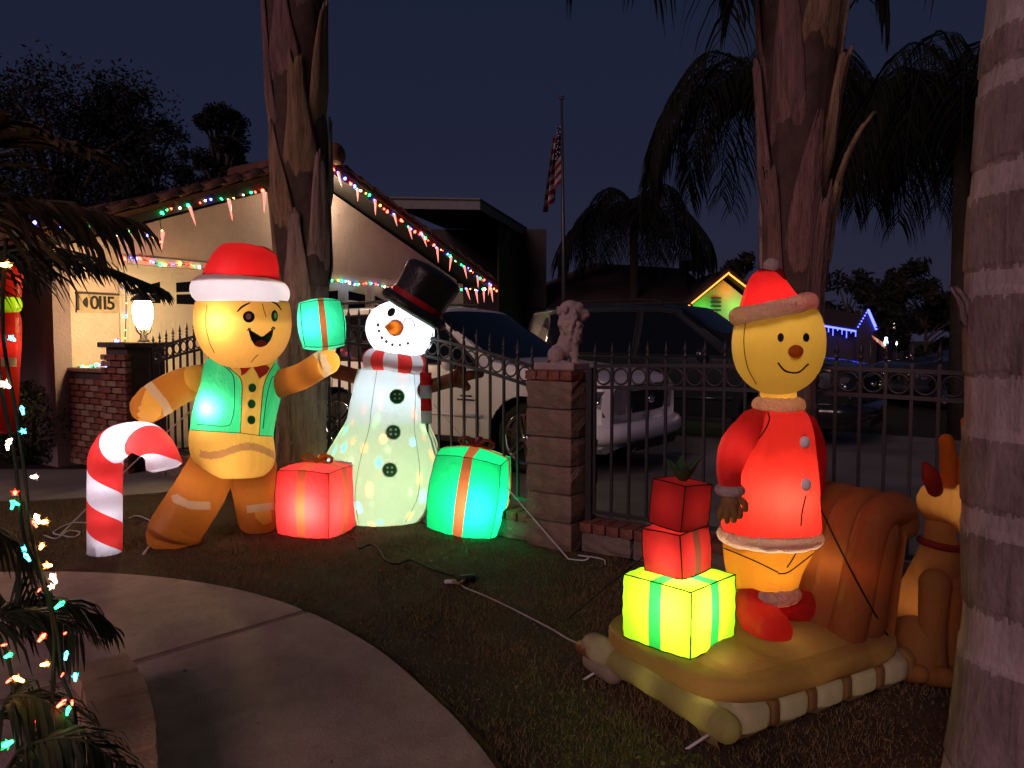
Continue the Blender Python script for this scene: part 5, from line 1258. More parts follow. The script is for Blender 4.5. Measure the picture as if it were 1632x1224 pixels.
# twig arms
part('arm', limb([(664, 622, Ys - .05, 12), (695, 613, Ys - .1, 11), (726, 604, Ys - .14, 12)], 24, 20), f_branch, snow)
for pts in ([(722, 606, Ys - .14, 12), (734, 592, Ys - .14, 9), (734, 580, Ys - .14, 7.5)], [(722, 605, Ys - .14, 12), (745, 599, Ys - .16, 8), (765, 596, Ys - .18, 6.5)], [(724, 606, Ys - .14, 11), (738, 612, Ys - .15, 8), (744, 617, Ys - .15, 6.5)]): part('finger', limb(pts, 18, 12), f_branch, snow)
part('arm', limb([(590, 606, Ys - .02, 13), (560, 598, Ys - .02, 12), (536, 592, Ys - .02, 12)], 24, 16), f_branch, snow)
lamp('lamp_inside', W(640, 530, 6.36), 14, (.88, .96, 1), snow, .05); lamp('lamp_inside', W(622, 625, Ys), 6.0, (.75, .92, 1), snow, .05)
# turning colour projector in the belly: its lens throws coloured flecks onto the cloth
pj = bpy.data.lights.new('projector', 'POINT'); pj.energy = 21.0; pj.shadow_soft_size = .012; pj.use_nodes = True
n = pj.node_tree; em = [q for q in n.nodes if q.type == 'EMISSION'][0]; tc = n.nodes.new('ShaderNodeTexCoord')
def vor(scale, thr0, thr1, sx):
    mp = n.nodes.new('ShaderNodeMapping'); mp.inputs['Scale'].default_value = sx; n.links.new(tc.outputs['Normal'], mp.inputs[0])
    v = n.nodes.new('ShaderNodeTexVoronoi'); v.inputs['Scale'].default_value = scale; n.links.new(mp.outputs[0], v.inputs['Vector'])
    r = n.nodes.new('ShaderNodeMapRange'); r.inputs[1].default_value = thr0; r.inputs[2].default_value = thr1; r.inputs[3].default_value = 1; r.inputs[4].default_value = 0
    n.links.new(v.outputs['Distance'], r.inputs[0]); return v, r
v1, r1 = vor(3.4, .17, .33, (1.5, 1.5, .7))
hv = n.nodes.new('ShaderNodeValToRGB'); hv.color_ramp.interpolation = 'CONSTANT'
cs_ = [(0, (1, .22, .06)), (.28, (.05, 1, .45)), (.5, (1, .35, .10)), (.64, (.15, .7, 1)), (.78, (.3, 1, .2))]
hv.color_ramp.elements[0].color = (*cs_[0][1], 1); hv.color_ramp.elements[1].position = cs_[1][0]; hv.color_ramp.elements[1].color = (*cs_[1][1], 1)
for p_, c_ in cs_[2:]: e_ = hv.color_ramp.elements.new(p_); e_.color = (*c_, 1)
sx_ = n.nodes.new('ShaderNodeSeparateXYZ'); n.links.new(v1.outputs['Color'], sx_.inputs[0]); n.links.new(sx_.outputs[0], hv.inputs[0])
mx = n.nodes.new('ShaderNodeMix'); mx.data_type = 'RGBA'; mx.inputs[6].default_value = (.50, .64, .33, 1); n.links.new(r1.outputs[0], mx.inputs[0])
sc2 = n.nodes.new('ShaderNodeVectorMath'); sc2.operation = 'SCALE'; sc2.inputs['Scale'].default_value = 4.0; n.links.new(hv.outputs[0], sc2.inputs[0]); n.links.new(sc2.outputs[0], mx.inputs[7])
n.links.new(mx.outputs[2], em.inputs[0])
po = bpy.data.objects.new('colour_projector', pj); C.objects.link(po); po.parent = snow; po.location = W(613, 765, Ys) - rootloc(snow)

# ------------------------------------------------------------------ sleigh
N0 = G(1160, 1082, .26); N0[2] = 0; E1 = norm([.87, .49, 0]); E2 = norm([-.49, .87, 0])
def S(s, w, z): return N0 + E1 * s + E2 * w + Z * z
sle = thing('sleigh', 'tan and cream blown-up sleigh with tufted brown seat', 'inflatable', S(.6, .37, 0))
WS, LS = .74, 1.06
def puffbox(s0, s1, w0, w1, z0, z1, puff=.16, n=26, quilt=0.0, rk=0):
    cs = np.array([(s0 + s1) / 2, (w0 + w1) / 2, (z0 + z1) / 2]); hs_ = np.array([s1 - s0, w1 - w0, z1 - z0]) / 2; V = []; Fc = []
    for ax in range(3):
        for sg in (-1, 1):
            o = len(V); ks = np.linspace(-1, 1, n)
            for a in ks:
                for b in ks:
                    p = np.zeros(3); p[ax] = sg; p[(ax + 1) % 3] = a; p[(ax + 2) % 3] = b
                    q = (p / (np.sum(np.abs(p) ** rk) ** (1 / rk)) if rk else p) * hs_; q[ax] += sg * puff * min(hs_) * (1 - a ** 4) * (1 - b ** 4) + (quilt * abs(math.sin(a * 7.5)) * (1 - b ** 6) * (1 - a ** 8) if ax == 2 and sg > 0 else 0); V.append(S(*(cs + q)))
            f = [(o + i * n + j, o + (i + 1) * n + j, o + (i + 1) * n + j + 1, o + i * n + j + 1) for i in range(n - 1) for j in range(n - 1)]
            Fc += f if sg > 0 else [x[::-1] for x in f]
    return np.array(V), Fc
part('deck', puffbox(-.05, LS, -.05, WS + .05, .135, .262, .22, 60, .016, 5), f_must, sle)
part('front_roll', tube(spath([S(-.015, -.01, .085), S(-.03, .12, .10), S(-.035, WS / 2, .112), S(-.03, WS - .1, .10), S(-.015, WS + .02, .095)], 40), .056 * (1 + .03 * np.sin(np.linspace(0, 40, 41))), 24, 'round'), fabric('nylon pale yellow', (.62, .56, .22)), sle)
for w0, w1 in ((.0, .13), (WS - .13, WS)):
    n0 = 5
    for k in range(n0):
        s0 = .02 + k * (LS - .02) / n0; s1 = s0 + (LS - .02) / n0
        V, Fc = puffbox(s0, s1 - .02, w0 - .02, w1, .03, .16, .5, 16, 0, 4); part('side_panel', (V, Fc), f_cream, sle)
        V, Fc = puffbox(s1 - .04, s1 + .015, w0 - .034, w1, .035, .155, .3, 10, 0, 5); part('strap', (V, Fc), f_must, sle)
    part('runner', tube(spath([S(-.0, (w0 + w1) / 2, .045), S(.3, (w0 + w1) / 2, .035), S(LS + .05, (w0 + w1) / 2, .045)], 20), .055, 16, 'round', flat=.75), f_tan, sle)
# front apron sagging between the runners, far runner curled up at the front
def apron(u, v): 
    zb = .02 + .10 * math.sin(pi * min(max((u - .08) / .84, 0), 1)); z = .155 * (1 - v) + zb * v
    return S(-.03 - .02 * math.sin(pi * v) + .006 * math.sin(40 * u), WS * u, z - .03)
part('apron', grid(apron, 30, 10), fabric('nylon pale yellow', (.62, .56, .22)), sle)
part('scroll', tube([S(-.045, WS - .06, .115), S(-.045, WS + .03, .115)], [.066, .062], 28, 'round'), f_cream, sle)
part('scroll_end', tube([S(-.06, WS + .02, .11), S(-.065, WS + .10, .095)], [.05, .03], 20, 'round'), f_sleigh, sle)
part('scroll', tube([S(-.05, WS - .12, .055), S(-.05, WS + .03, .055)], [.05, .05], 24, 'round'), f_cream, sle)
for w_ in (.03, WS - .05):
    part('ground_stake', tube([S(-.03, w_, .06), S(-.16, w_ + .05, -.02)], .006, 6), m_white, sle)
nc_ = 6
for k in range(nc_):                                       # tufted seat back, scrolled at the top
    w_ = WS * (k + .5) / nc_ ; rr_k = WS / nc_ * .60
    Pk = spath([S(.74, w_, .27), S(.79, w_, .40), S(.84, w_, .58), S(.89, w_, .71), S(.97, w_, .765), S(1.07, w_, .75), S(1.11, w_, .68)], 40)
    Rk = np.interp(np.linspace(0, 1, 41), [0, .1, .8, 1], [.075, rr_k, rr_k, .06])
    part('seat_channel', tube(Pk, Rk, 26, 'round', ring_up=E2), f_sleigh, sle)
part('seat_back', tube(spath([S(.86, .08, .30), S(.89, .08, .50), S(.94, .08, .66)], 20), [.1] * 21, 20, 'round'), f_sleigh, sle)
part('seat_rear', grid(lambda u, v: S(.94 + .10 * v + .03 * math.sin(pi * u), WS * u, .05 + .62 * v), 20, 12), f_sleigh, sle)
for s_, w_, e_ in ((.1, .12, .25), (.2, .40, .25), (.45, .12, .22), (.6, .5, .2), (.85, .15, .22)): lamp('lamp_inside', S(s_, w_, .19), e_, (1, .72, .35), sle)  # added lamps, here and below, to brighten deck, panels, roll and seat
for k in range(5): lamp('lamp_inside', S(.02 + (k + .45) * (LS - .02) / 5, .07, .1), .09, (1, .85, .5), sle)
for w_ in (.1, .37, .64): lamp('lamp_inside', S(-.03, w_, .105), .10, (1, .9, .45), sle)
lamp('lamp_inside', S(-.06, WS - .03, .12), .06, (1, .85, .6), sle)
for k in range(nc_): lamp('lamp_inside', S(.82, WS * (k + .5) / nc_, .52), .22, (1, .6, .3), sle)

# ------------------------------------------------------------------ figure on the sleigh: plain round head, red coat
Yp = 3.26; fig = thing('inflatable_figure', 'blown-up figure in red coat and santa hat standing on the sleigh', 'inflatable', (W(1222, 1000, Yp)[0], Yp, .262))
coat = loft([(650, 1206, 1276), (658, 1190, 1284), (680, 1178, 1292), (720, 1170, 1298), (760, 1164, 1302), (800, 1156, 1304), (835, 1150, 1306), (846, 1150, 1304)], Yp, .82, 110, 80, .95, (False, False))
part('coat', coat, f_red, fig); skc = Skin(coat)
for pts in ([(1224, 657), (1226, 670), (1216, 690), (1196, 715), (1186, 735)], [(1284, 790), (1278, 815), (1276, 838)]): part('seam', stroke(skc, pts, .003), m_seam, fig)
def furring(px, py, Y, rx, ry, r, nm, tilt=0.0, n=60):
    part(nm, shell(W(px, py, Y), rx * Y / F, ry, r * Y / F, tilt, 80, 14, wob=.05), f_fur, fig)
furring(1241, 645, Yp, 29, .07, 12, 'collar'); furring(1227, 853, Yp, 70, .155, 13, 'coat_hem', .0)
for a, b in ((1281, 705), (1283, 772)): h_ = skc.hit(a, b, .004); part('button', ellipsoid(h_, (.022, .018, .026), 16, 10), p_white, fig)
trs = loft([(862, 1152, 1298), (880, 1153, 1294), (905, 1156, 1280), (930, 1162, 1272), (940, 1166, 1270)], Yp, .75, 90, 40, 1.0, (False, False))
part('trousers', trs, f_must2, fig); skt2 = Skin(trs)
for pts in ([(1150, 872), (1180, 884), (1212, 898), (1240, 912)], [(1298, 880), (1275, 898), (1255, 912), (1240, 914)], [(1270, 878), (1262, 892), (1254, 904)]): part('seam', stroke(skt2, pts, .003), m_seam, fig)
furring(1220, 943, Yp - .01, 44, .10, 12, 'boot_cuff')
part('boot', floor(limb([(1200, 955, Yp - .05, 30), (1212, 985, Yp - .10, 33), (1230, 1004, Yp - .16, 32)], 40, 30), .264), f_red, fig)
part('boot', floor(limb([(1243, 958, Yp, 26), (1280, 968, Yp + .04, 27), (1322, 972, Yp + .10, 22), (1347, 978, Yp + .14, 13)], 40, 30), .264), f_red, fig)
part('neck', loft([(615, 1212, 1268), (650, 1212, 1268)], Yp, .9, 40, 8, 1.0, (False, False)), f_head, fig)
Yh = Yp - .02
hd2 = ellipsoid(W(1240, 547, Yh), (70 * Yh / F, .19, 82 * Yh / F), 80, 60, None, .92)
sk2 = Skin(hd2); _, xx, yy, _ = facesel(*hd2, 0); part('head', submesh(*hd2, yy > 492 - (xx - 1232) * .0), f_head, fig)
for a in (1244, 1284): part('eye', patch(sk2, oval(a, 538, 5, 7), .004), p_black, fig)
np_ = sk2.hit(1268, 560, .0); part('nose', ellipsoid(np_, (.03, .03, .026), 18, 12), f_orange, fig)
part('smile', stroke(sk2, [(1240, 578), (1252, 591), (1272, 593), (1288, 580)], .004), p_black, fig)
for pts in ([(1190, 505), (1186, 545), (1192, 585), (1206, 612)],): part('seam', stroke(sk2, pts, .002), mat('gold seam', (.16, .09, .02), .8), fig)
part('hat', loft([(494, 1180, 1284), (480, 1183, 1276), (462, 1188, 1262), (443, 1196, 1248), (432, 1206, 1236), (428, 1214, 1226)], Yh, .9, 60, 40, 1.0, (False, True)), f_hat, fig)
part('hat_tip', limb([(1222, 440, Yh, 13), (1238, 436, Yh - .01, 10), (1246, 443, Yh - .03, 7)], 20, 12), f_hat, fig)
Pbr = [W(1232, 491, Yh) + np.array([math.cos(t) * 56 * Yh / F, math.sin(t) * .165, .045 * math.cos(t)]) for t in np.linspace(0, 2 * pi, 61)]
part('hat_brim', shell(W(1232, 493, Yh), 52 * Yh / F, .14, 15 * Yh / F, .03, 80, 14, wob=.04), f_fur, fig)
part('pompom', ellipsoid(W(1229, 424, Yh - .01), (12.5 * Yh / F,) * 3, 20, 14), f_fur, fig)
part('sleeve', limb([(1200, 676, Yp - .04, 24), (1172, 712, Yp - .09, 25), (1162, 750, Yp - .12, 20), (1164, 776, Yp - .16, 17)], 36, 30), f_red, fig)
Pcf = [W(1163, 781, Yp - .16) + np.array([math.cos(t) * 15 * Yp / F, math.sin(t) * .045, 0]) for t in np.linspace(0, 2 * pi, 31)]
part('cuff', tube(np.array(Pcf), 8 * Yp / F, 14, 'none', ring_up=(0, 0, 1)), f_fur, fig)
part('sleeve', limb([(1284, 680, Yp + .06, 20), (1300, 720, Yp + .1, 17), (1298, 780, Yp + .12, 15)], 30, 24), f_red, fig)
hand = [tube(spath([W(1164, 786, Yp - .17), W(1164, 800, Yp - .18), W(1163, 810, Yp - .19)], 10), np.linspace(.036, .04, 11), 18, 'round')]
for dx, ln_, dy in ((-13, 16, .0), (-4, 22, -.02), (6, 21, -.03), (14, 15, -.01)): hand.append(tube(spath([W(1163 + dx * .8, 808, Yp - .19 + dy), W(1163 + dx * 1.15, 808 + ln_ * .6, Yp - .20 + dy), W(1163 + dx * 1.1, 808 + ln_, Yp - .19 + dy)], 8), np.linspace(.016, .012, 9), 10, 'round'))
hand.append(tube(spath([W(1176, 795, Yp - .19), W(1186, 802, Yp - .20), W(1188, 812, Yp - .2)], 8), np.linspace(.017, .012, 9), 10, 'round'))
part('glove', join(*hand), f_must, fig)
lamp('lamp_inside', W(1240, 795, Yp - .05), 4.6, (1, .72, .42), fig); lamp('lamp_inside', W(1224, 902, Yp - .02), .75, (1, .72, .35), fig); lamp('lamp_inside', W(1236, 550, Yh), .42, (1, .85, .4), fig, .06)
lamp('lamp_inside', W(1230, 490, Yh), 2.2, (1, .8, .7), fig); lamp('lamp_inside', W(1172, 718, Yp - .09), .22, (1, .6, .5), fig); lamp('lamp_inside', W(1215, 985, Yp - .10), .16, (1, .5, .25), fig)

lamp('lamp_inside', W(1241, 646, Yp), .5, (1, .7, .5), fig)  # extra lamp added to lift the dim collar
# presents on the sleigh
pc = G(1104, 1054, .265); c = np.array([pc[0] - .004, pc[1] + .235, .265 + .135])
g1_, ps_ = present('present', 'bright lime present with green ribbon on the sleigh deck', c, (.335, .335, .272), RZ(44), f_lime, f_lgreen, .17, .12, None, 12, (1, .95, .6), (.0, -.075, .045), ('x', 'y'))
c2 = c + Z * .232 + np.array([-.005, .03, 0]); present('present', 'red present with brown ribbon stacked on the lime one', c2, (.205, .205, .19), RZ(40, 0, -4), f_red, fabric('nylon brown ribbon', (.25, .08, .04)), .20, .22, None, .9, (1, .8, .7), (0, -.03, -.03), ('x',))
c3 = c2 + Z * .188 + np.array([.012, .0, 0]); r3, pos3 = present('present', 'dark red present with floral print topmost of the sleigh stack', c3, (.175, .175, .19), RZ(38, 0, 5), fabric('nylon deep red', (.55, .03, .03)), f_red, .2, .12, None, .22, (1, .7, .6), (0, 0, 0), ())
sk3 = Skin(ellipsoid((0, 50, 0), (.1, .1, .1)))
pf = fabric('floral print', (.62, .28, .25)); fl_ = []
rr = np.random.RandomState(3)
for k in range(16):
    a, b = rr.rand() * 1.6 - .8, rr.rand() * 1.6 - .8; q = [pos3((1.0, a + .16 * (1 + .5 * math.sin(3 * t + k)) * math.cos(t), b + .15 * (1 + .5 * math.sin(3 * t + k)) * math.sin(t))) for t in np.linspace(0, 2 * pi, 15)[:-1]]
    nrm = norm(pos3((1.05, a, b)) - pos3((1, a, b))); fl_.append((np.array(q) + nrm * .004, [tuple(range(14))]))
part('print', join(*fl_), pf, r3)
tp = pos3((-.1, -.1, 1))
for k in range(6):
    a = k * 1.05 + .4; d_ = np.array([math.cos(a), math.sin(a), 0]); h_ = .085 + .025 * math.sin(3 * k)
    part('leaf', tube(spath([tp - Z * .01, tp + d_ * .045 + Z * h_ * .6, tp + d_ * .075 + Z * h_], 10), np.array([.008, .014, .019, .022, .023, .023, .021, .018, .014, .009, .004]), 10, 'round', flat=.35), mat('plastic leaf', (.03, .10, .03), .6, .4, 20), r3)

# ------------------------------------------------------------------ reindeer sitting behind the sleigh
Yd = 3.38; der = thing('inflatable_reindeer', 'brown blown-up reindeer sitting half behind the right palm', 'inflatable', (W(1490, 1090, Yd)[0], Yd, 0))
part('body', floor(limb([(1456, 1040, Yd + .1, 46), (1470, 980, Yd + .06, 48), (1492, 910, Yd + .02, 38), (1497, 862, Yd, 26), (1500, 822, Yd, 22)], 44, 50)), f_deer, der)
part('haunch', floor(ellipsoid(W(1458, 1030, Yd - .02), (.10, .15, .15), 32, 22)), f_deer, der)
part('leg', floor(limb([(1490, 930, Yd - .08, 24), (1486, 1000, Yd - .1, 21), (1488, 1062, Yd - .12, 20)], 30, 24)), f_deer, der)
part('leg', floor(limb([(1515, 930, Yd - .03, 22), (1513, 1000, Yd - .05, 18), (1514, 1060, Yd - .06, 18)], 30, 24)), f_deer, der)
for a, b in ((1494, -.15), (1520, -.09)): part('hoof', floor(limb([(a - 8, 1076, Yd + b, 18), (a + 14, 1080, Yd + b - .06, 16)], 26, 12)), f_deer, der)
part('hoof', floor(limb([(1440, 1070, Yd - .1, 16), (1466, 1074, Yd - .16, 15)], 26, 12)), f_deer, der)
part('head', limb([(1500, 800, Yd, 36), (1525, 805, Yd - .02, 38), (1560, 825, Yd - .06, 34), (1585, 835, Yd - .08, 28)], 40, 40), fabric('nylon deer pale', (.62, .34, .10)), der)
part('ear', limb([(1490, 780, Yd - .09, 12), (1482, 756, Yd - .1, 13), (1474, 740, Yd - .1, 5)], 20, 14), f_maroon, der)
part('collar', tube(np.array([W(1499, 866, Yd) + np.array([math.cos(t) * .08, math.sin(t) * .085, -.01 * math.cos(t)]) for t in np.linspace(0, 2 * pi, 41)]), .016, 12, 'none'), f_maroon, der)
for pts in ([(1512, 775, Yd - .03, 13), (1512, 735, Yd - .03, 13), (1508, 702, Yd - .03, 11)], [(1520, 765, Yd - .03, 11), (1538, 735, Yd - .04, 10), (1543, 700, Yd - .05, 10), (1541, 672, Yd - .05, 9)]): part('antler', limb(pts, 22, 20), f_orange, der)
lamp('lamp_inside', W(1478, 965, Yd + .05), .7, (1, .6, .3), der, .09); lamp('lamp_inside', W(1515, 800, Yd), .5, (1, .7, .4), der)  # lamps added so the reindeer cloth reads brighter

# ================================================================== ROPES AND CORDS
def rope(name, label, pts, r, m_, cat='rope', group=None, n=40):
    P = spath(pts, n); o = part(name, tube(P, r, 6), m_); tag(o, label, cat, group); return o
rope('tether_rope', 'white tether from the gingerbread vest to the lawn behind the cane', [W(306, 653, 5.8), W(245, 708, 5.95), W(185, 765, 6.1), G(97, 851, .01)], .005, m_white, group='tether ropes')
rope('tether_rope', 'loose white rope loops on the lawn left of the candy cane', [G(70, 853, .012), G(90, 858, .02), G(108, 846, .03), G(127, 848, .012), G(118, 856, .012), G(98, 853, .02), G(85, 848, .012), G(112, 834, .012), G(140, 833, .012)], .005, m_white, group='tether ropes')
rope('tether_rope', 'white tether from the snowman down over the green present', [W(691, 645, Ys), W(765, 728, 6.0), G(906, 891, .01)], .005, m_white, group='tether ropes')
rope('tether_rope', 'white rope end lying on the lawn below the lion pillar', [G(906, 891, .012), G(930, 893, .012), G(938, 888, .03), G(922, 885, .012), G(945, 888, .012), G(962, 892, .012), G(965, 899, .012)], .005, m_white, group='tether ropes')
rope('tether_rope', 'short white tether at the left side of the snowman', [W(566, 640, Ys + .05), W(553, 672, Ys + .2), W(540, 705, Ys + .3), G(522, 790, .01)], .0045, m_white, group='tether ropes')
rope('tether_rope', 'white line end on the lawn between the cane and gingerbread leg', [G(205, 826, .012), G(218, 822, .012), G(236, 828, .02), G(262, 842, .012)], .005, m_white, group='tether ropes')
m_bcord = mat('black cord', (.008, .008, .008), .6)
rope('tether_rope', 'black tether from the sleigh figure over the tufted seat', [W(1302, 800, 3.3), W(1370, 935, 3.1), G(1452, 1076, .02)], .004, m_bcord, group='tether ropes')
rope('tether_rope', 'black tether from the stacked presents to the lawn', [W(1062, 858, 3.4), W(985, 920, 3.8), G(905, 986, .01)], .004, m_bcord, group='tether ropes')
rope('electric_cable', 'black power cord crossing the lawn to the outlet', [G(555, 856, .02), G(567, 860, .03), G(572, 874, .02), G(590, 868, .03), G(605, 878, .02), G(614, 893, .025), G(632, 899, .02), G(655, 893, .02), G(690, 908, .02), G(722, 918, .03)], .008, m_bcord, 'cord', 'power cords', 90)
rope('electric_cable', 'white extension cord running over the lawn to the sleigh', [G(733, 930, .03), G(742, 937, .02), G(765, 946, .02), G(800, 962, .02), G(838, 981, .02), G(880, 1003, .02), G(905, 1018, .02), G(928, 1028, .02)], .0045, mat('white cord lilac', (.42, .36, .40), .6), 'cord', 'power cords', 60)
ad = thing('power_adapter', 'small plug and socket lying on the lawn at the cord ends', 'plug', G(738, 922))
part('socket', box(G(745, 922, .025), (.09, .05, .045), (1, .3, 0), (-.3, 1, 0), Z, .008), m_bcord, ad)
part('plug', box(G(718, 927, .02), (.075, .03, .022), (1, .1, 0), (-.1, 1, 0), Z, .006), m_white, ad)
part('cable', tube(spath([G(722, 926, .025), G(732, 930, .04), G(740, 924, .03)], 10), .009, 6), mat('copper sheath', (.3, .13, .09), .6), ad)
st = part('ground_stake', join(tube([G(229, 884, .0), W(238, 872, 5.42)], [.012, .009], 8, 'round')), m_white); tag(st, 'white plastic stake by the gingerbread left foot', 'stake')

# ================================================================== ENTRANCE: soldier figure, shrub, gnarl of lights
Yt = 8.6; sol = thing('red_yard_figure', 'red and yellow blown-up yard figure at the far left edge', 'inflatable', (W(18, 575, Yt)[0], Yt, 0))
f_r2 = fabric('nylon red dark', (.6, .03, .02)); 
part('body', loft([(495, -4, 28), (512, -10, 32), (560, -12, 32), (590, -10, 30), (660, -10, 28), (690, -8, 26)], Yt, .8, 40, 30), f_r2, sol)
part('head', ellipsoid(W(14, 486, Yt), (.13, .13, .13), 24, 16), f_lime, sol)
part('hat', loft([(474, -6, 32), (450, -6, 34), (424, -2, 36), (414, 4, 30)], Yt, .8, 40, 24), f_r2, sol)
part('cuff', loft([(570, 2, 26), (584, 2, 26)], Yt - .22, .5, 20, 6), f_cream, sol)
lamp('lamp_inside', W(16, 550, Yt), .7, (1, .6, .45), sol); lamp('lamp_inside', W(18, 440, Yt), .3, (1, .6, .45), sol); lamp('lamp_inside', W(20, 478, Yt), .4, (1, .9, .4), sol)
sb = thing('shrub', 'dark clipped shrub in front of the low brick wall', 'shrub', G(60, 735) * [1, 1, 0])
rr = np.random.RandomState(71); V = []; Fc = []
sbc = G(55, 735) + Z * .45
for k in range(5200):
    d = rr.randn(3); d /= np.linalg.norm(d); p = sbc + d * np.array([.62, .4, .52]) * (.45 + .6 * rr.rand() ** .4); p[2] = max(p[2], .02)
    e1 = norm(rr.randn(3)) * .03; e2 = norm(np.cross(e1, rr.randn(3))) * .014; o = len(V); V += [p - e1, p + e2, p + e1, p - e2]; Fc.append((o, o + 1, o + 2, o + 3))
part('crown', (np.array(V), Fc), mat('shrub leaf', (.03, .045, .018), .6, .4, 8), sb, smooth=False)
part('stem', tube([sbc * [1, 1, 0], sbc + Z * .1], [.03, .015], 8), m_wood, sb)
rk = part('garden_rock', (lambda VF: (VF[0] + np.array([[.03 * math.sin(9 * p[0] + 7 * p[2]), 0, .02 * math.sin(11 * p[0])] for p in VF[0]]), VF[1]))(ellipsoid(G(150, 735) + Z * .14, (.26, .2, .17), 28, 16)), m_plinth); tag(rk, 'rough grey rock at the foot of the brick wall', 'rock')

# ================================================================== FOREGROUND PALM WITH LIGHTS AND EDGING BLOCKS
fpalm = thing('small_palm', 'small feather palm in the left foreground hung with lights', 'palm tree', (-1.75, 1.75, 0))
rr = np.random.RandomState(77); hub = np.array([-1.85, 1.8, .62])
part('trunk', trunk(lambda z: (-1.85, 1.8), lambda z: .10 + .01 * math.sin(z * 40), 0, .7, 40, 24, None, .01, 2), m_bark, fpalm)
def fr(P, l, n, dr, m_=m_frond, lw=.006, tw=.9): part('frond', frond_mesh([np.asarray(p) for p in P], l, n, dr, rr, lw, .007, tw), m_, fpalm)
fr([hub, W(-60, 470, 2.0), W(40, 418, 2.05), W(140, 418, 2.1), W(262, 462, 2.15)], .15, 70, .55)
fr([hub, W(-90, 560, 2.1), W(-20, 440, 2.2), W(70, 395, 2.3), W(170, 415, 2.4)], .15, 60, .9)
fr([hub, W(-120, 400, 1.5), W(-60, 260, 1.5), W(40, 215, 1.5), W(150, 240, 1.5)], .17, 80, .25, mat('dry frond', (.11, .075, .03), .8, .3, 6), .009, .8)
fr([hub, W(-120, 380, 1.7), W(-40, 330, 1.75), W(60, 318, 1.8), W(210, 350, 1.9)], .24, 60, .8, mat('dry frond', (.11, .075, .03)), .008)
fr([hub, W(-60, 1000, 2.2), W(30, 960, 2.3), W(110, 962, 2.35), W(182, 1000, 2.4)], .17, 50, .6)
fr([hub, W(-100, 1040, 2.0), W(-20, 985, 2.05), W(60, 975, 2.1), W(130, 1010, 2.1)], .20, 50, .8)
fr([hub, W(-50, 1150, 1.7), W(20, 1110, 1.7), W(90, 1130, 1.7), W(180, 1215, 1.7)], .16, 50, .9)
fr([hub, W(-60, 1250, 1.6), W(40, 1190, 1.6), W(130, 1180, 1.6), W(215, 1240, 1.6)], .16, 50, .8)
fr([hub, W(-120, 900, 2.1), W(-60, 830, 2.2), W(20, 860, 2.3), W(60, 960, 2.3)], .18, 44, .9)
for k in range(6):
    a = -.6 + k * .9; fr([hub, hub + [.25 * math.cos(a) - .3, .25 * math.sin(a) + .2, .4], hub + [.6 * math.cos(a) - .5, .6 * math.sin(a) + .3, .35], hub + [.9 * math.cos(a) - .6, .9 * math.sin(a) + .4, -.05]], .2, 40, 1.0)
FL = [(8, 422, 'amber', 1.6), (20, 540, 'cyan', 1), (10, 614, 'white', 1.4), (12, 712, 'white', .9), (36, 655, 'cyan', 1), (38, 688, 'cyan', 1), (16, 702, 'white', .9), (54, 760, 'white', 1.1), (24, 786, 'red', 1.1), (25, 802, 'green', 1), (20, 806, 'green', 1), (60, 828, 'white', 1.2), (70, 832, 'amber', 1.3), (56, 836, 'red', .9), (42, 874, 'cyan', 1.1), (44, 889, 'cyan', 1.1), (66, 871, 'amber', 1.2), (77, 901, 'amber', 1.2), (86, 923, 'white', 1.3), (83, 935, 'white', 1), (94, 965, 'green', 1.2), (66, 1017, 'red', 1.2), (105, 1046, 'cyan', 1), (13, 1045, 'green', 1.2), (71, 1059, 'amber', 1.3), (31, 1083, 'amber', 1.3), (14, 1085, 'red', .8), (120, 1080, 'cyan', 1.1), (97, 1122, 'red', 1.2), (115, 1120, 'red', .8), (108, 1134, 'green', 1), (63, 1151, 'red', 1.1), (13, 1185, 'green', 1.6), (76, 1190, 'red', .6), (6, 1028, 'red', .7), (99, 1076, 'red', .5), (62, 941, 'red', .5), (104, 1009, 'red', .5), (40, 1222, 'white', .6)]
fls = thing('light_string', 'coloured bulbs hanging on cords down the left foreground palm', 'light string', W(60, 1224, 1.75) * [1, 1, 0])
for pts in ([(10, 380), (4, 470), (8, 560), (24, 650), (40, 760), (50, 850), (70, 930), (86, 1010), (84, 1090), (80, 1240)], [(-6, 560), (6, 640), (22, 720), (30, 790), (40, 860), (74, 940), (92, 1010), (100, 1080), (118, 1130), (128, 1240)], [(-10, 1000), (10, 1040), (20, 1090), (26, 1160), (30, 1240)]):
    part('wire', tube(spath([W(a, b, 1.72 + .03 * math.sin(b * .02)) for a, b in pts], 60), .0045, 6), m_wire, fls)
pet = {}
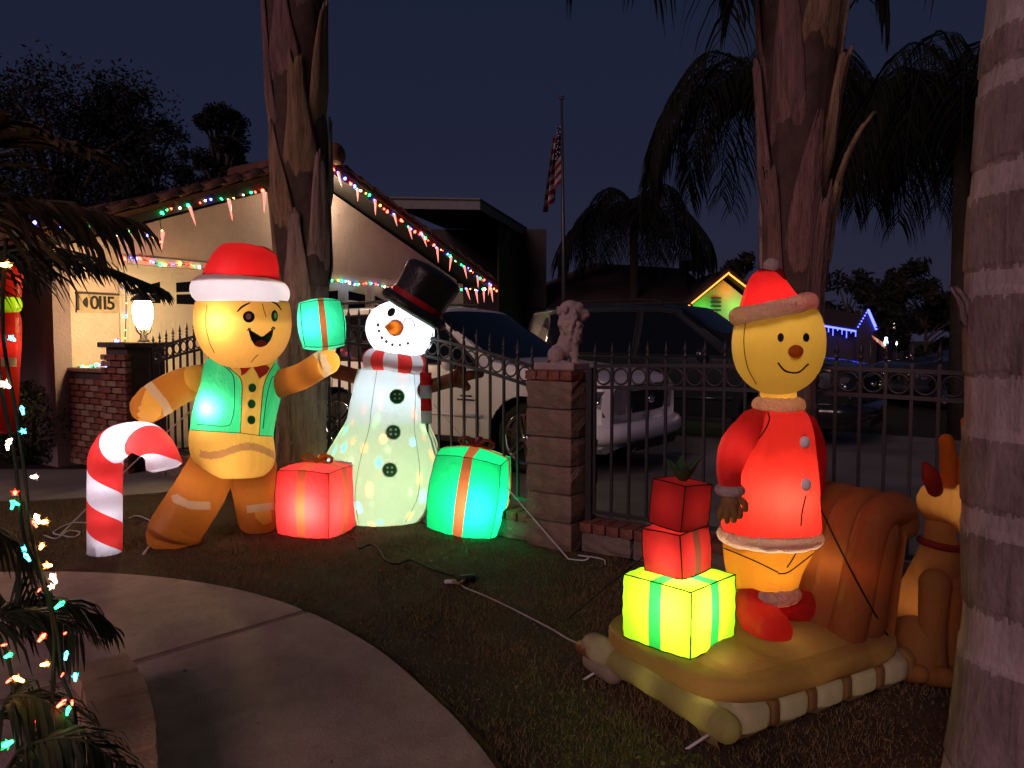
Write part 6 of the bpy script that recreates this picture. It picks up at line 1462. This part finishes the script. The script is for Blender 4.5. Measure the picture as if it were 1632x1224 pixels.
for k in BC:
    V, Fc = lathe([(.0035, -.012), (.0045, -.004), (.005, .0), (.0062, .008), (.004, .014), (.0008, .018)], (0, 0, 0), 8)
    fl3 = []
    for q in range(5):
        a = q * 2 * pi / 5; d_ = np.array([math.cos(a), math.sin(a), 0]); t_ = np.array([-math.sin(a), math.cos(a), 0])
        fl3.append((np.array([d_ * .004 - t_ * .0025, d_ * .004 + t_ * .0025, d_ * .013 + Z * .010 + t_ * .003, d_ * .017 + Z * .014, d_ * .013 + Z * .010 - t_ * .003]), [(0, 1, 2, 3, 4)]))
    pet[k] = (mesh('bulb', V, Fc, emit('near bulb ' + k, BC[k], 16)), mesh('petals', *join(*fl3), emit('petal ' + k, BC[k], .15), False))  # petals get a faint glow of their own for the bulb's light
for k, (a, b, cname, s_) in enumerate(FL):
    p = W(a, b, 1.70) - rootloc(fls); rt = (random.uniform(-2, 2), random.uniform(-1, 1), 0)
    o = link('bulb', pet[cname][0], fls, p, rt, (s_ * .68,) * 3); link('petals', pet[cname][1], o, (0, 0, 0), None, (.75, .75, .75))
# edging blocks beside the walk
m_edge = mat('tan edging block', (.56, .38, .23), .9, .3, 8, .25, 60)
ew = thing('edging_wall', 'low curved wall of tan concrete blocks at the lower left', 'low wall', G(190, 1160, 0))
zt_ = .20; pth = [G(158, 1052, zt_), G(180, 1090, zt_), G(190, 1150, zt_), G(188, 1230, zt_), G(175, 1340, zt_)]
pth = spath(pth, 40); Lp = np.concatenate([[0], np.cumsum(np.linalg.norm(np.diff(pth, axis=0), axis=1))])
nbk = 6; V, Fc = rough_block((Lp[-1] / nbk - .026, .21, .096), 80, .005); eb = mesh('block', V, Fc, m_edge, False)
for k in range(nbk):
    l = (k + .35) * Lp[-1] / nbk; p = np.array([np.interp(l, Lp, pth[:, a]) for a in range(3)]); q = np.array([np.interp(l + .02, Lp, pth[:, a]) for a in range(3)]); an = math.atan2(q[1] - p[1], q[0] - p[0])
    for lay in (0, 1): link('block', eb, ew, np.array([p[0], p[1], .05 + .1 * lay + .002]) - rootloc(ew) + np.array([.006 * lay, 0, 0]), (0, 0, an + .03 * math.sin(k * 3 + lay)))
